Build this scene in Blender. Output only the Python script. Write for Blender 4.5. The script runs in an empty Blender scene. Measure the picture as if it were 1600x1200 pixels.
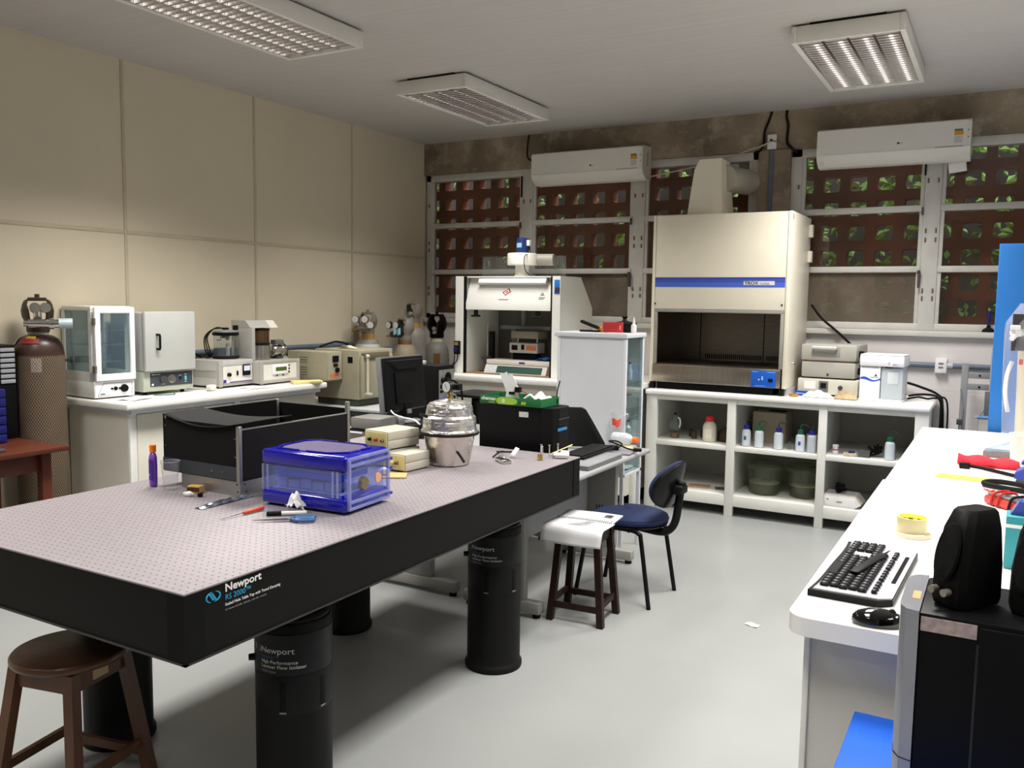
import bpy, bmesh, math, random
from mathutils import Matrix, Vector
C = bpy.context.scene.collection
PI = math.pi
random.seed(7)

# ---------------------------------------------------------------- materials
def lin(c):
    return tuple((v/255/12.92 if v/255 <= .04045 else ((v/255+.055)/1.055)**2.4) for v in c)
_m = {}
def mat(name, rgb=(200,200,200), rough=.5, metal=0, var=.06, scale=8, bump=0, bscale=60, alpha=1, trans=0, emit=0, coat=0, ior=1.45, stretch=None):
    if name in _m: return _m[name]
    m = bpy.data.materials.new(name); m.use_nodes = True
    nt = m.node_tree; N = nt.nodes; L = nt.links; p = N['Principled BSDF']
    col = lin(rgb)
    if max(rgb) < 48: col = tuple(v*.62 for v in col)
    p.inputs['Base Color'].default_value = (*col,1)
    p.inputs['Roughness'].default_value = rough; p.inputs['Metallic'].default_value = metal
    p.inputs['IOR'].default_value = ior
    if max(rgb) < 48 and not coat and rough > .2: p.inputs['Specular IOR Level'].default_value = .22
    if coat: p.inputs['Coat Weight'].default_value = coat
    if alpha < 1: p.inputs['Alpha'].default_value = alpha
    if trans: p.inputs['Transmission Weight'].default_value = trans
    tc = N.new('ShaderNodeTexCoord'); mp = N.new('ShaderNodeMapping'); L.new(tc.outputs['Object'], mp.inputs['Vector'])
    if stretch: mp.inputs['Scale'].default_value = stretch
    if var:
        nz = N.new('ShaderNodeTexNoise'); nz.inputs['Scale'].default_value = scale; nz.inputs['Detail'].default_value = 4
        L.new(mp.outputs['Vector'], nz.inputs['Vector'])
        rp = N.new('ShaderNodeValToRGB'); e = rp.color_ramp.elements
        e[0].position = .3; e[1].position = .7
        e[0].color = (*[max(0,v*(1-var)) for v in col],1); e[1].color = (*[min(1,v*(1+var)) for v in col],1)
        L.new(nz.outputs['Fac'], rp.inputs['Fac']); L.new(rp.outputs['Color'], p.inputs['Base Color'])
    if bump:
        nb = N.new('ShaderNodeTexNoise'); nb.inputs['Scale'].default_value = bscale; nb.inputs['Detail'].default_value = 5
        L.new(mp.outputs['Vector'], nb.inputs['Vector'])
        bp = N.new('ShaderNodeBump'); bp.inputs['Strength'].default_value = bump; bp.inputs['Distance'].default_value = .01
        L.new(nb.outputs['Fac'], bp.inputs['Height']); L.new(bp.outputs['Normal'], p.inputs['Normal'])
    if emit:
        p.inputs['Emission Color'].default_value = (*col,1); p.inputs['Emission Strength'].default_value = emit
    _m[name] = m; return m
def glass(name, rgb=(225,240,238), haze=.06, hazergb=(200,210,210), tint=1):
    """thin sheet glass: tinted see-through + mirror gloss by angle + a little dust"""
    if name in _m: return _m[name]
    m = bpy.data.materials.new(name); m.use_nodes = True; nt = m.node_tree; N = nt.nodes; L = nt.links
    N.remove(N['Principled BSDF']); out = N['Material Output']
    t = N.new('ShaderNodeBsdfTransparent'); t.inputs['Color'].default_value = (*[v**.5 for v in lin(rgb)],1)
    g = N.new('ShaderNodeBsdfGlossy'); g.inputs['Roughness'].default_value = .04
    d = N.new('ShaderNodeBsdfDiffuse'); d.inputs['Color'].default_value = (*lin(hazergb),1)
    fa = N.new('ShaderNodeLayerWeight'); fa.inputs['Blend'].default_value = .5
    pw = N.new('ShaderNodeMath'); pw.operation = 'POWER'; pw.inputs[1].default_value = 5; L.new(fa.outputs['Facing'], pw.inputs[0])
    lw = N.new('ShaderNodeMath'); lw.operation = 'MULTIPLY_ADD'; lw.inputs[1].default_value = .9; lw.inputs[2].default_value = .035; L.new(pw.outputs[0], lw.inputs[0])
    a = N.new('ShaderNodeMixShader'); b = N.new('ShaderNodeMixShader')
    L.new(lw.outputs[0], a.inputs['Fac']); L.new(t.outputs[0], a.inputs[1]); L.new(g.outputs[0], a.inputs[2])
    nz = N.new('ShaderNodeTexNoise'); nz.inputs['Scale'].default_value = 3; nz.inputs['Detail'].default_value = 6
    tc = N.new('ShaderNodeTexCoord'); L.new(tc.outputs['Object'], nz.inputs['Vector'])
    mm = N.new('ShaderNodeMath'); mm.operation = 'MULTIPLY'; mm.inputs[1].default_value = haze*2
    L.new(nz.outputs['Fac'], mm.inputs[0]); L.new(mm.outputs[0], b.inputs['Fac'])
    L.new(a.outputs[0], b.inputs[1]); L.new(d.outputs[0], b.inputs[2]); L.new(b.outputs[0], out.inputs['Surface'])
    _m[name] = m; return m

# ---------------------------------------------------------------- mesh builder
class B:
    def __init__(s): s.bm = bmesh.new(); s.k = 0
    def _vs(s): s.bm.verts.ensure_lookup_table(); return s.bm.verts[s.k:]
    def mark(s): s.bm.verts.ensure_lookup_table(); s.k = len(s.bm.verts); return s
    def xf(s, M):
        for v in s._vs(): v.co = M @ v.co
        return s
    def rot(s, ax, deg, c=(0,0,0)):
        c = Vector(c); return s.xf(Matrix.Translation(c) @ Matrix.Rotation(math.radians(deg),4,ax) @ Matrix.Translation(-c))
    def mv(s, x=0, y=0, z=0): return s.xf(Matrix.Translation((x,y,z)))
    def box(s, x0,x1,y0,y1,z0,z1, bev=0, seg=2):
        v = [s.bm.verts.new(p) for p in ((x0,y0,z0),(x1,y0,z0),(x1,y1,z0),(x0,y1,z0),(x0,y0,z1),(x1,y0,z1),(x1,y1,z1),(x0,y1,z1))]
        f = [s.bm.faces.new([v[i] for i in q]) for q in ((3,2,1,0),(4,5,6,7),(0,1,5,4),(1,2,6,5),(2,3,7,6),(3,0,4,7))]
        if bev:
            bev = min(bev, .49*min(abs(x1-x0),abs(y1-y0),abs(z1-z0)))
            es = {e for q in f for e in q.edges}
            bmesh.ops.bevel(s.bm, geom=list(es), offset=bev, segments=seg, profile=.5, affect='EDGES')
        return s
    def cb(s, c, d, bev=0, seg=2):
        return s.box(c[0]-d[0]/2,c[0]+d[0]/2,c[1]-d[1]/2,c[1]+d[1]/2,c[2]-d[2]/2,c[2]+d[2]/2,bev,seg)
    def ring(s, pts): return [s.bm.verts.new(p) for p in pts]
    def skin(s, rings, c0=True, c1=True, close=True):
        for a,b in zip(rings, rings[1:]):
            n = len(a)
            for i in range(n if close else n-1):
                j = (i+1)%n
                try: s.bm.faces.new((a[i],a[j],b[j],b[i]))
                except ValueError: pass
        if c0 and close: s.bm.faces.new(list(reversed(rings[0])))
        if c1 and close: s.bm.faces.new(rings[-1])
        return s
    def cyl(s, p, q, r, r2=None, n=20, caps=True):
        p = Vector(p); q = Vector(q); r2 = r if r2 is None else r2
        d = (q-p).normalized(); a = d.orthogonal().normalized(); b = d.cross(a)
        R = [s.ring([o+(a*math.cos(t)+b*math.sin(t))*k for t in [2*PI*i/n for i in range(n)]]) for o,k in ((p,r),(q,r2))]
        return s.skin(R, caps, caps)
    def lathe(s, prof, c=(0,0,0), n=32, c0=True, c1=True, sq=1, wob=0):
        R = []
        for r,z in prof:
            R.append(s.ring([(c[0]+max(r,1e-4)*math.cos(2*PI*i/n)*(1+wob*random.uniform(-1,1)), c[1]+sq*max(r,1e-4)*math.sin(2*PI*i/n)*(1+wob*random.uniform(-1,1)), c[2]+z) for i in range(n)]))
        return s.skin(R, c0, c1)
    def tube(s, pts, r, n=8, sm=0):
        pts = [Vector(p) for p in pts]
        if sm:
            o = []
            for i in range(len(pts)-1):
                p0 = pts[max(i-1,0)]; p1 = pts[i]; p2 = pts[i+1]; p3 = pts[min(i+2,len(pts)-1)]
                for k in range(sm):
                    t = k/sm
                    o.append(.5*((2*p1)+(p2-p0)*t+(2*p0-5*p1+4*p2-p3)*t*t+(3*p1-p0-3*p2+p3)*t**3))
            pts = o+[pts[-1]]
        R = []; a = None
        for i,p in enumerate(pts):
            d = (pts[min(i+1,len(pts)-1)]-pts[max(i-1,0)]).normalized()
            if a is None: a = d.orthogonal().normalized()
            a = (a-d*a.dot(d)); a = a.normalized() if a.length > 1e-6 else d.orthogonal().normalized()
            b = d.cross(a); rr = r[min(len(r)-1,round(i*(len(r)-1)/(len(pts)-1)))] if isinstance(r,(list,tuple)) else r
            R.append(s.ring([p+(a*math.cos(2*PI*k/n)+b*math.sin(2*PI*k/n))*rr for k in range(n)]))
        return s.skin(R)
    def prism(s, poly, h0, h1, ax='z'):
        f = {'z':lambda u,v,h:(u,v,h),'y':lambda u,v,h:(u,h,v),'x':lambda u,v,h:(h,u,v)}[ax]
        return s.skin([s.ring([f(u,v,h) for u,v in poly]) for h in (h0,h1)])
    def quad(s, a,b,c,d): s.bm.faces.new(s.ring((a,b,c,d))); return s
    def ball(s, c, r, sub=2, sc=(1,1,1), jit=0):
        t = bmesh.ops.create_icosphere(s.bm, subdivisions=sub, radius=1)
        for v in t['verts']:
            k = r*(1+jit*random.uniform(-1,1)); v.co = Vector((c[0]+v.co.x*k*sc[0], c[1]+v.co.y*k*sc[1], c[2]+v.co.z*k*sc[2]))
        return s
    def grid(s, f, nu, nv):
        g = [[s.bm.verts.new(f(u/nu,v/nv)) for v in range(nv+1)] for u in range(nu+1)]
        for i in range(nu):
            for j in range(nv): s.bm.faces.new((g[i][j],g[i+1][j],g[i+1][j+1],g[i][j+1]))
        return s
    def out(s, name, m, parent=None, sm=38, label=None, loc=None, rz=0, solid=0, sub=0):
        bmesh.ops.recalc_face_normals(s.bm, faces=s.bm.faces)
        me = bpy.data.meshes.new(name); s.bm.to_mesh(me); s.bm.free()
        me.polygons.foreach_set('use_smooth', [True]*len(me.polygons)); me.set_sharp_from_angle(angle=math.radians(sm))
        me.materials.append(m)
        o = bpy.data.objects.new(name, me); C.objects.link(o)
        if parent: o.parent = parent
        if loc: o.location = loc
        if rz: o.rotation_euler = (0,0,math.radians(rz))
        if label: o['label'] = label
        if solid:
            md = o.modifiers.new('s','SOLIDIFY'); md.thickness = solid; md.offset = 0
        if sub:
            md = o.modifiers.new('u','SUBSURF'); md.levels = sub; md.render_levels = sub
        return o
def tag(o, label, cat, group=None):
    o['label'] = label; o['category'] = cat
    if group: o['group'] = group
    return o
def thing(name, label, cat, loc=(0,0,0), rz=0, group=None):
    o = bpy.data.objects.new(name, None); C.objects.link(o); o.empty_display_size = .05
    o.location = loc; o.rotation_euler = (0,0,math.radians(rz)); return tag(o, label, cat, group)
def struct(o): o['kind'] = 'structure'; return o
def copy_tree(o, parent=None):
    c = o.copy(); C.objects.link(c); c.parent = parent
    for ch in list(o.children): copy_tree(ch, c)
    return c
def dup(o, loc, rz, label, group=None):
    c = copy_tree(o); c.location = loc; c.rotation_euler = (0,0,math.radians(rz)); c['label'] = label
    if group: c['group'] = group
    return c
def text(s, size, m, M, parent, name='lettering', bend=None, align='LEFT', sx=1, shear=0, bold=0):
    """lettering as thin raised mesh; M places the text plane (x along, y up, z out)"""
    cu = bpy.data.curves.new('t','FONT'); cu.body = s; cu.size = size; cu.align_x = align; cu.extrude = .0004; cu.shear = shear; cu.offset = bold
    cu.resolution_u = 3
    to = bpy.data.objects.new('t', cu); C.objects.link(to)
    dg = bpy.context.evaluated_depsgraph_get(); dg.update()
    me = bpy.data.meshes.new_from_object(to.evaluated_get(dg))
    bpy.data.objects.remove(to); bpy.data.curves.remove(cu)
    for v in me.vertices:
        x,y,z = v.co; x *= sx
        if bend: th = bend[1]+x/bend[0]; v.co = Vector((math.cos(th)*(bend[0]+z), math.sin(th)*(bend[0]+z), y))
        else: v.co = Vector((x,y,z))
    me.transform(M); me.materials.clear(); me.materials.append(m); me.name = name
    o = bpy.data.objects.new(name, me); C.objects.link(o); o.parent = parent; return o
def TM(origin, xdir, ydir):
    x = Vector(xdir).normalized(); y = Vector(ydir).normalized(); z = x.cross(y)
    M = Matrix((x,y,z)).transposed().to_4x4(); M.translation = Vector(origin); return M

# common materials
WHITE = mat('white_paint',(226,226,222),.45); WLAM = mat('white_laminate',(236,234,230),.28,var=.02)
GREYW = mat('grey_white_steel',(205,208,214),.4,var=.02); BLACKP = mat('black_plastic',(14,14,15),.5,var=.1)
BLK = mat('matte_black',(9,9,10),.75,var=.1); STEEL = mat('brushed_steel',(168,164,158),.32,1,var=.08,stretch=(2,60,60))
CHROME = mat('chrome',(215,214,210),.12,1,var=0); ALU = mat('aluminium',(178,180,180),.35,1,var=.05)
DGREY = mat('dark_grey_plastic',(60,60,62),.5); RUB = mat('black_rubber',(16,15,14),.7)
PAPER = mat('white_paper',(232,231,228),.8,var=.02); CREAM = mat('cream_enamel',(214,206,182),.4,var=.02)
LBLUE = mat('sky_blue_plastic',(28,110,190),.5,var=.03)
INKW = mat('white_ink',(225,225,222),.6,var=0); INKB = mat('cyan_ink',(38,150,190),.6,var=0); INKK = mat('black_ink',(20,20,24),.6,var=0)
# ================================================================ ROOM SHELL
XL, YB, H = -5.30, 7.45, 3.245
XR, YF = 3.7, -3.2
def floor_mat():
    m = mat('grey_epoxy_floor',(142,144,143),.32,var=.05,scale=1.2); nt = m.node_tree; N = nt.nodes; L = nt.links; p = N['Principled BSDF']
    src = p.inputs['Base Color'].links[0].from_socket
    nz = N.new('ShaderNodeTexNoise'); nz.inputs['Scale'].default_value = 5.5; nz.inputs['Detail'].default_value = 7; nz.inputs['Roughness'].default_value = .75
    tc = N.new('ShaderNodeTexCoord'); L.new(tc.outputs['Object'], nz.inputs['Vector'])
    r = N.new('ShaderNodeValToRGB'); r.color_ramp.elements[0].position = .665; r.color_ramp.elements[1].position = .70
    L.new(nz.outputs['Fac'], r.inputs['Fac'])
    mx = N.new('ShaderNodeMix'); mx.data_type = 'RGBA'; L.new(r.outputs['Color'], mx.inputs['Factor']); L.new(src, mx.inputs['A']); mx.inputs['B'].default_value = (*lin((118,116,110)),1)
    L.new(mx.outputs['Result'], p.inputs['Base Color']); return m
def ceil_mat():
    m = mat('pale_slat_ceiling',(186,182,178),.55,var=.03,scale=3,stretch=(.3,9,1)); nt = m.node_tree; N = nt.nodes; L = nt.links; p = N['Principled BSDF']
    tc = N.new('ShaderNodeTexCoord'); w = N.new('ShaderNodeTexWave'); w.bands_direction = 'Y'; w.wave_profile = 'SIN'; w.inputs['Scale'].default_value = 1.57
    w.inputs['Distortion'].default_value = .3
    L.new(tc.outputs['Object'], w.inputs['Vector']); r = N.new('ShaderNodeValToRGB'); r.color_ramp.elements[0].position = 0; r.color_ramp.elements[1].position = .06
    L.new(w.outputs['Fac'], r.inputs['Fac']); b = N.new('ShaderNodeBump'); b.inputs['Strength'].default_value = .25; b.inputs['Distance'].default_value = .004
    L.new(r.outputs['Color'], b.inputs['Height']); L.new(b.outputs['Normal'], p.inputs['Normal']); return m
def concrete_mat():
    m = mat('stained_concrete',(140,126,106),.85,var=.42,scale=2.2,bump=.5,bscale=14); nt = m.node_tree; N = nt.nodes; L = nt.links; p = N['Principled BSDF']
    src = p.inputs['Base Color'].links[0].from_socket
    nz = N.new('ShaderNodeTexNoise'); nz.inputs['Scale'].default_value = 5; nz.inputs['Detail'].default_value = 8; nz.inputs['Roughness'].default_value = .7
    tc = N.new('ShaderNodeTexCoord'); mp = N.new('ShaderNodeMapping'); mp.inputs['Location'].default_value = (3.7,1,9); L.new(tc.outputs['Object'], mp.inputs['Vector']); L.new(mp.outputs['Vector'], nz.inputs['Vector'])
    r = N.new('ShaderNodeValToRGB'); r.color_ramp.elements[0].position = .5; r.color_ramp.elements[1].position = .68; L.new(nz.outputs['Fac'], r.inputs['Fac'])
    mx = N.new('ShaderNodeMix'); mx.data_type = 'RGBA'; L.new(r.outputs['Color'], mx.inputs['Factor']); L.new(src, mx.inputs['A']); mx.inputs['B'].default_value = (*lin((172,160,142)),1)
    L.new(mx.outputs['Result'], p.inputs['Base Color']); return m
def brick_mat():
    m = mat('white_painted_blockwork',(214,208,206),.6,var=.03,scale=4); nt = m.node_tree; N = nt.nodes; L = nt.links; p = N['Principled BSDF']
    tc = N.new('ShaderNodeTexCoord'); sx = N.new('ShaderNodeSeparateXYZ'); cx = N.new('ShaderNodeCombineXYZ'); L.new(tc.outputs['Object'], sx.inputs[0])
    L.new(sx.outputs['X'], cx.inputs['X']); L.new(sx.outputs['Z'], cx.inputs['Y'])
    b = N.new('ShaderNodeTexBrick'); b.inputs['Scale'].default_value = 1; b.inputs['Brick Width'].default_value = .40; b.inputs['Row Height'].default_value = .20; b.inputs['Mortar Size'].default_value = .008
    L.new(cx.outputs[0], b.inputs['Vector']); bp = N.new('ShaderNodeBump'); bp.invert = True; bp.inputs['Strength'].default_value = .5; bp.inputs['Distance'].default_value = .006
    L.new(b.outputs['Fac'], bp.inputs['Height']); L.new(bp.outputs['Normal'], p.inputs['Normal']); return m
CONC = concrete_mat()
struct(B().box(XL-.15,XR+.15,YF-.15,YB+.2,-.12,0).out('floor',floor_mat()))
struct(B().box(XL-.15,XR+.15,YF-.15,YB+.2,H,H+.1).out('ceiling',ceil_mat()))
struct(B().box(XL-.15,XL,YF-.15,YB+.2,0,H).out('wall_left',mat('beige_wall_panel',(208,197,174),.55,var=.025,scale=1.5)))
struct(B().box(XR,XR+.15,YF-.15,YB+.2,0,H).out('wall_right',mat('pale_wall',(205,200,190),.6)))
struct(B().box(XL,XR,YF-.15,YF,0,H).out('wall_front',mat('pale_wall')))
b = B()
for y in (.35,1.54,2.72,3.91,5.10,6.29): b.box(XL,XL+.006,y-.012,y+.012,0,H,.002)
for y0,y1 in ((-2.9,.338),(.362,1.528),(1.552,2.708),(2.732,3.898),(3.922,5.088),(5.112,6.278),(6.302,YB)): b.box(XL,XL+.006,y0,y1,2.078,2.102,.002)
struct(b.out('trim_1',mat('beige_batten',(192,180,156),.5)))
BR = brick_mat()
struct(B().box(XL,XR,YB,YB+.2,0,1.47).out('wall_back',BR))
b = B().box(-5.28,-1.87,YB-.05,YB,1.425,1.47,.006).box(-1.62,1.9,YB-.05,YB,1.425,1.47,.006)
struct(b.out('trim_2',mat('grey_white_paint',(196,194,188),.5)))
struct(B().box(XL,XR,YB-.02,YB+.2,2.93,H).out('concrete_beam',CONC))
struct(B().box(-1.87,-1.61,YB-.04,YB+.2,1.40,2.93).out('concrete_column',CONC))
struct(B().box(1.9,XR,YB,YB+.2,1.47,2.93).out('wall_back_right',BR))

# ---- windows: three hinged rows per column of panes
FR = mat('grey_white_paint'); PANE = glass('dusty_window_glass',(225,225,220),.025,(150,140,125)); FROST = glass('dirty_glazing',(150,145,138),.36,(150,138,122))
HINGE = mat('dull_brass',(120,100,80),.5,.6)
def window(idx, x0, x1, cols, frost):
    w = struct(bpy.data.objects.new('window_%d'%idx, None)); C.objects.link(w); w.location = (0,YB,0)
    z0,z1 = 1.47,2.93
    b = B().box(x0,x1,0,.10,z1-.07,z1,.006).box(x0,x1,0,.10,z0,z0+.055,.006)
    xs = [x0]+[c[0] for c in cols[1:]]
    b.box(x0,cols[0][0],0,.10,z0,z1,.006).box(cols[-1][1],x1,0,.10,z0,z1,.006)
    for a,c in zip(cols,cols[1:]): b.box(a[1],c[0],-.004,.10,z0,z1,.006)
    for a,c in cols:
        for z in (1.947,2.414): b.box(a,c,-.012,.06,z-.026,z+.022,.006)
        b.box(a,a+.028,.005,.05,z0,z1,.004).box(c-.028,c,.005,.05,z0,z1,.004)
    b.out('window_frame',FR,w)
    for i,(a,c) in enumerate(cols):
        for j,(p,q) in enumerate(((1.525,1.921),(1.969,2.388),(2.436,2.86))):
            B().box(a+.028,c-.028,.026,.030,p,q).out('pane',FROST if (i,j) in frost else PANE,w)
        h = B()
        for z in (1.72,1.78,2.17,2.24,2.62):
            h.box(a-.03,a-.018,-.012,.0,z-.018,z+.018,.002).box(c+.018,c+.03,-.012,.0,z-.018,z+.018,.002)
        h.out('hinge_pins',HINGE,w)
        l = B().box(c-.012,c+.004,-.05,-.01,1.80,1.93,.004).cyl((c-.004,-.05,1.93),(c-.004,-.02,1.88),.012,n=10)
        l.box(c-.012,c+.002,-.03,-.01,2.36,2.42,.003)
        l.out('latch',mat('dark_latch',(84,78,70),.5,.6),w)
    b = B().box(cols[0][1]-.006,cols[0][1]+.006,-.02,0,2.66,2.86,.003).out('stay_rail',BLK,w)
    return w
window(1,-5.28,-1.87,[(-5.22,-4.15),(-4.03,-3.0),(-2.88,-1.93)],{(1,0)})
window(2,-1.61,1.9,[(-1.52,-.60),(-.48,.60),(.72,1.80)],{(0,0)})

# ---- outdoors: pierced brick screen, earth bank and leaves behind it
b = B(); bx,bz,t = .215,.205,.078
xs = [-6.4+i*bx for i in range(45)]; zs = [.9+.03+j*bz for j in range(13)]
for j,z in enumerate(zs): b.box(-6.4,xs[-1],7.80,7.93,z-t/2,z+t/2)
for i,x in enumerate(xs):
    for j in range(len(zs)-1):
        b.box(x-t/2,x+t/2,7.80,7.93,zs[j]+t/2,zs[j+1]-t/2)
        zc = (zs[j]+zs[j+1])/2; hx = bx/2; 
        for k in range(4):   # rounded inner corners of each block
            sx = 1 if k%2 else -1; sz = 1 if k//2 else -1
            cx = x+hx+sx*(hx-t/2); cz = zc+sz*(bz/2-t/2); r = .026
            b.prism([(cx,cz),(cx-sx*r,cz),(cx-sx*r*.3,cz-sz*r*.3),(cx,cz-sz*r)],7.82,7.91,'y')
struct(b.out('brick_screen',mat('terracotta_block',(150,86,62),.85,var=.25,scale=3,bump=.3,bscale=40)))
struct(B().box(-7,4,7.62,7.82,3.0,3.35).out('light_block_eave',CONC))  # unseen slab, added to keep sky light off the screen's room side
for q in ((-6.6,-6.35,7.65,8.0,.4,3.1),(2.95,3.2,7.65,8.0,.4,3.1),(-6.6,-5.46,7.45,7.65,.4,3.2)): struct(B().box(*q).out('light_block_pier',mat('terracotta_block')))  # unseen blocks added to close the screen's ends against outdoor light
struct(B().box(-7,4,7.66,10.5,.2,.4).out('ground',mat('damp_earth',(58,48,38),.9,var=.4,scale=4)))
b = B().grid(lambda u,v:(-10+16*u, 8.75+.9*v+.18*math.sin(u*40)+.12*math.sin(u*23+v*9)+random.uniform(-.05,.05), .3+3.4*v),60,20)
struct(b.out('earth_bank',mat('earth_bank',(46,38,31),.95,var=.5,scale=2,bump=.8,bscale=9),solid=.05))
def leaves(n, seed):
    rr = random.Random(seed); b = B()
    for _ in range(n):
        x = rr.choice([rr.uniform(-6.2,-1),rr.uniform(-2.5,1.5),rr.uniform(-2.2,1.2)]); z = rr.uniform(1.2,3.3); y = rr.uniform(8.05,8.5)
        for _k in range(rr.randint(3,8)):
            L = rr.uniform(.05,.13); th = rr.uniform(0,2*PI); d = Vector((math.cos(th),rr.uniform(-.4,.4),math.sin(th)*.7-.2)).normalized()
            s = d.cross(Vector((rr.uniform(-.4,.4),1,rr.uniform(-.4,.4)))).normalized()*L*.3
            p = Vector((x+rr.uniform(-.12,.12),y+rr.uniform(-.06,.06),z+rr.uniform(-.12,.12)))
            m = p+d*L*.5; q = p+d*L; up = Vector((0,-.012,0))
            b.quad(p,m+s,q,m+up); b.quad(p,m+up,q,m-s)
    return b
o = leaves(520,3).out('foliage',mat('green_leaf',(128,172,62),.5,var=.4,scale=3)); o['kind'] = 'stuff'; tag(o,'bright green leaves growing behind the pierced brick screen outdoors','foliage')

# ---- ceiling lights (parabolic louvre troffers)
def lamp_proto():
    t = thing('ceiling_light','','ceiling light',(0,0,0))
    w,l,h = .30,.635,.105     # half width (x), half length (y), depth below ceiling
    b = B()
    for a0,a1,c0,c1 in ((-w,-w+.03,-l,l),(w-.03,w,-l,l),(-w+.03,w-.03,-l,-l+.03),(-w+.03,w-.03,l-.03,l)): b.box(a0,a1,c0,c1,-h,-.012,.003)
    b.box(-w+.03,w-.03,-l+.03,l-.03,-.02,-.012)
    b.out('housing',mat('lamp_housing',(214,211,204),.5,var=.02),t)
    LV = mat('mirror_louvre',(232,232,232),.14,1,var=0)
    b = B(); wi = w-.03; li = l-.03; n = 4
    for i in range(n+1):       # long curved reflectors
        x = -wi+2*wi*i/n
        pr = [(x-.007,-h+.004),(x+.007,-h+.004),(x+.003,-.06),(x-.003,-.06)]
        b.prism([(max(-wi,min(wi,u)),v) for u,v in pr],-li,li,'y')
    for j in range(1,24):      # cross blades, wedge shaped
        y = -li+2*li*j/24
        for i in range(n):
            x0 = -wi+2*wi*i/n+.008; x1 = -wi+2*wi*(i+1)/n-.008
            b.prism([(y-.008,-h+.004),(y+.008,-h+.004),(y+.002,-.055),(y-.002,-.055)],x0,x1,'x')
    b.out('louvre',LV,t)
    for i in range(n):
        x = -wi+2*wi*(i+.5)/n
        B().cyl((x,-li+.02,-.033),(x,li-.02,-.033),.010,n=12).out('tube',mat('unlit_tube',(232,232,236),.3,var=0),t)
    B().box(-.20,.20,-l-.002,l+.002,-.013,0).box(-w+.04,w-.04,-.5,.5,-.013,0).out('ceiling_bracket',BLK,t)
    return t
lp = lamp_proto(); lp.location = (-3.665,5.84,H); lp['label'] = 'louvred ceiling light in the middle, nearest to the beige wall and window wall corner'; lp['group'] = 'ceiling lights'
dup(lp,(-3.715,3.53,H),0,'louvred ceiling light cut by the top edge of the photo, upper left','ceiling lights')
dup(lp,(-.86,5.85,H),0,'louvred ceiling light on the right, in front of the right-hand air conditioner','ceiling lights')
CEIL = [o for o in C.objects if o.name.startswith('ceiling_light')]
def light_under(c, power):
    ld = bpy.data.lights.new('lamp_light','AREA'); ld.shape = 'RECTANGLE'; ld.size = .54; ld.size_y = 1.2; ld.energy = power; ld.color = (1,.965,.915); ld.spread = math.radians(122)
    o = bpy.data.objects.new('lamp_light',ld); C.objects.link(o); o.parent = c; o.location = (0,0,-.108)
def lamp_on(x, y, lab, power):
    c = dup(lp,(x,y,H),0,lab,'ceiling lights')
    for ch in c.children:
        if ch.name.startswith('tube'):
            ch.data = ch.data.copy(); ch.data.materials[0] = mat('lit_tube',(255,246,232),.4,var=0,emit=2.5)
    light_under(c,power)
LAMPS = [(-.86,3.53,72),(-3.7,1.2,50),(-.86,1.2,32),(2.0,3.53,70),(2.0,5.86,70),(2.0,1.2,30),(-.86,-1.1,22),(-3.7,-1.1,30)]
for i,(x,y,e) in enumerate(LAMPS):
    lamp_on(x,y,'lit louvred ceiling light outside the frame towards the viewer',e)
for o,e,g in zip(CEIL,(34,62,60),(1.0,1.3,2.0)):
    light_under(o,e)
    for ch in o.children:
        if ch.name.startswith('tube'):
            ch.data = ch.data.copy(); ch.data.materials[0] = mat('glowing_tube_%d'%(g*10),(255,244,240),.4,var=0,emit=g)
# ---- world: overcast sky for the outdoors beyond the brick screen
W = bpy.data.worlds.new('sky'); bpy.context.scene.world = W; W.use_nodes = True
W.node_tree.nodes['Background'].inputs['Color'].default_value = (.75,.85,1,1); W.node_tree.nodes['Background'].inputs['Strength'].default_value = 6
# ---- camera
cd = bpy.data.cameras.new('camera'); cam = bpy.data.objects.new('camera',cd); C.objects.link(cam); bpy.context.scene.camera = cam
cd.sensor_width = 36; cd.lens = 36*1349.7/1600; cd.clip_start = .05
ya,pi_,ro = math.radians(29.6112),math.radians(5.44375),math.radians(.80019)
f = Vector((-math.sin(ya)*math.cos(pi_),math.cos(ya)*math.cos(pi_),-math.sin(pi_))); r = Vector((math.cos(ya),math.sin(ya),0)); u = r.cross(f)
r2 = r*math.cos(ro)+u*math.sin(ro); u2 = -r*math.sin(ro)+u*math.cos(ro)
M = Matrix((r2,u2,-f)).transposed().to_4x4(); M.translation = (0,0,1.65); cam.matrix_world = M
S = bpy.context.scene; S.view_settings.view_transform = 'Standard'; S.view_settings.look = 'None'; S.view_settings.gamma = 1; S.view_settings.use_curve_mapping = False
S.view_settings.exposure = 0
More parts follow.
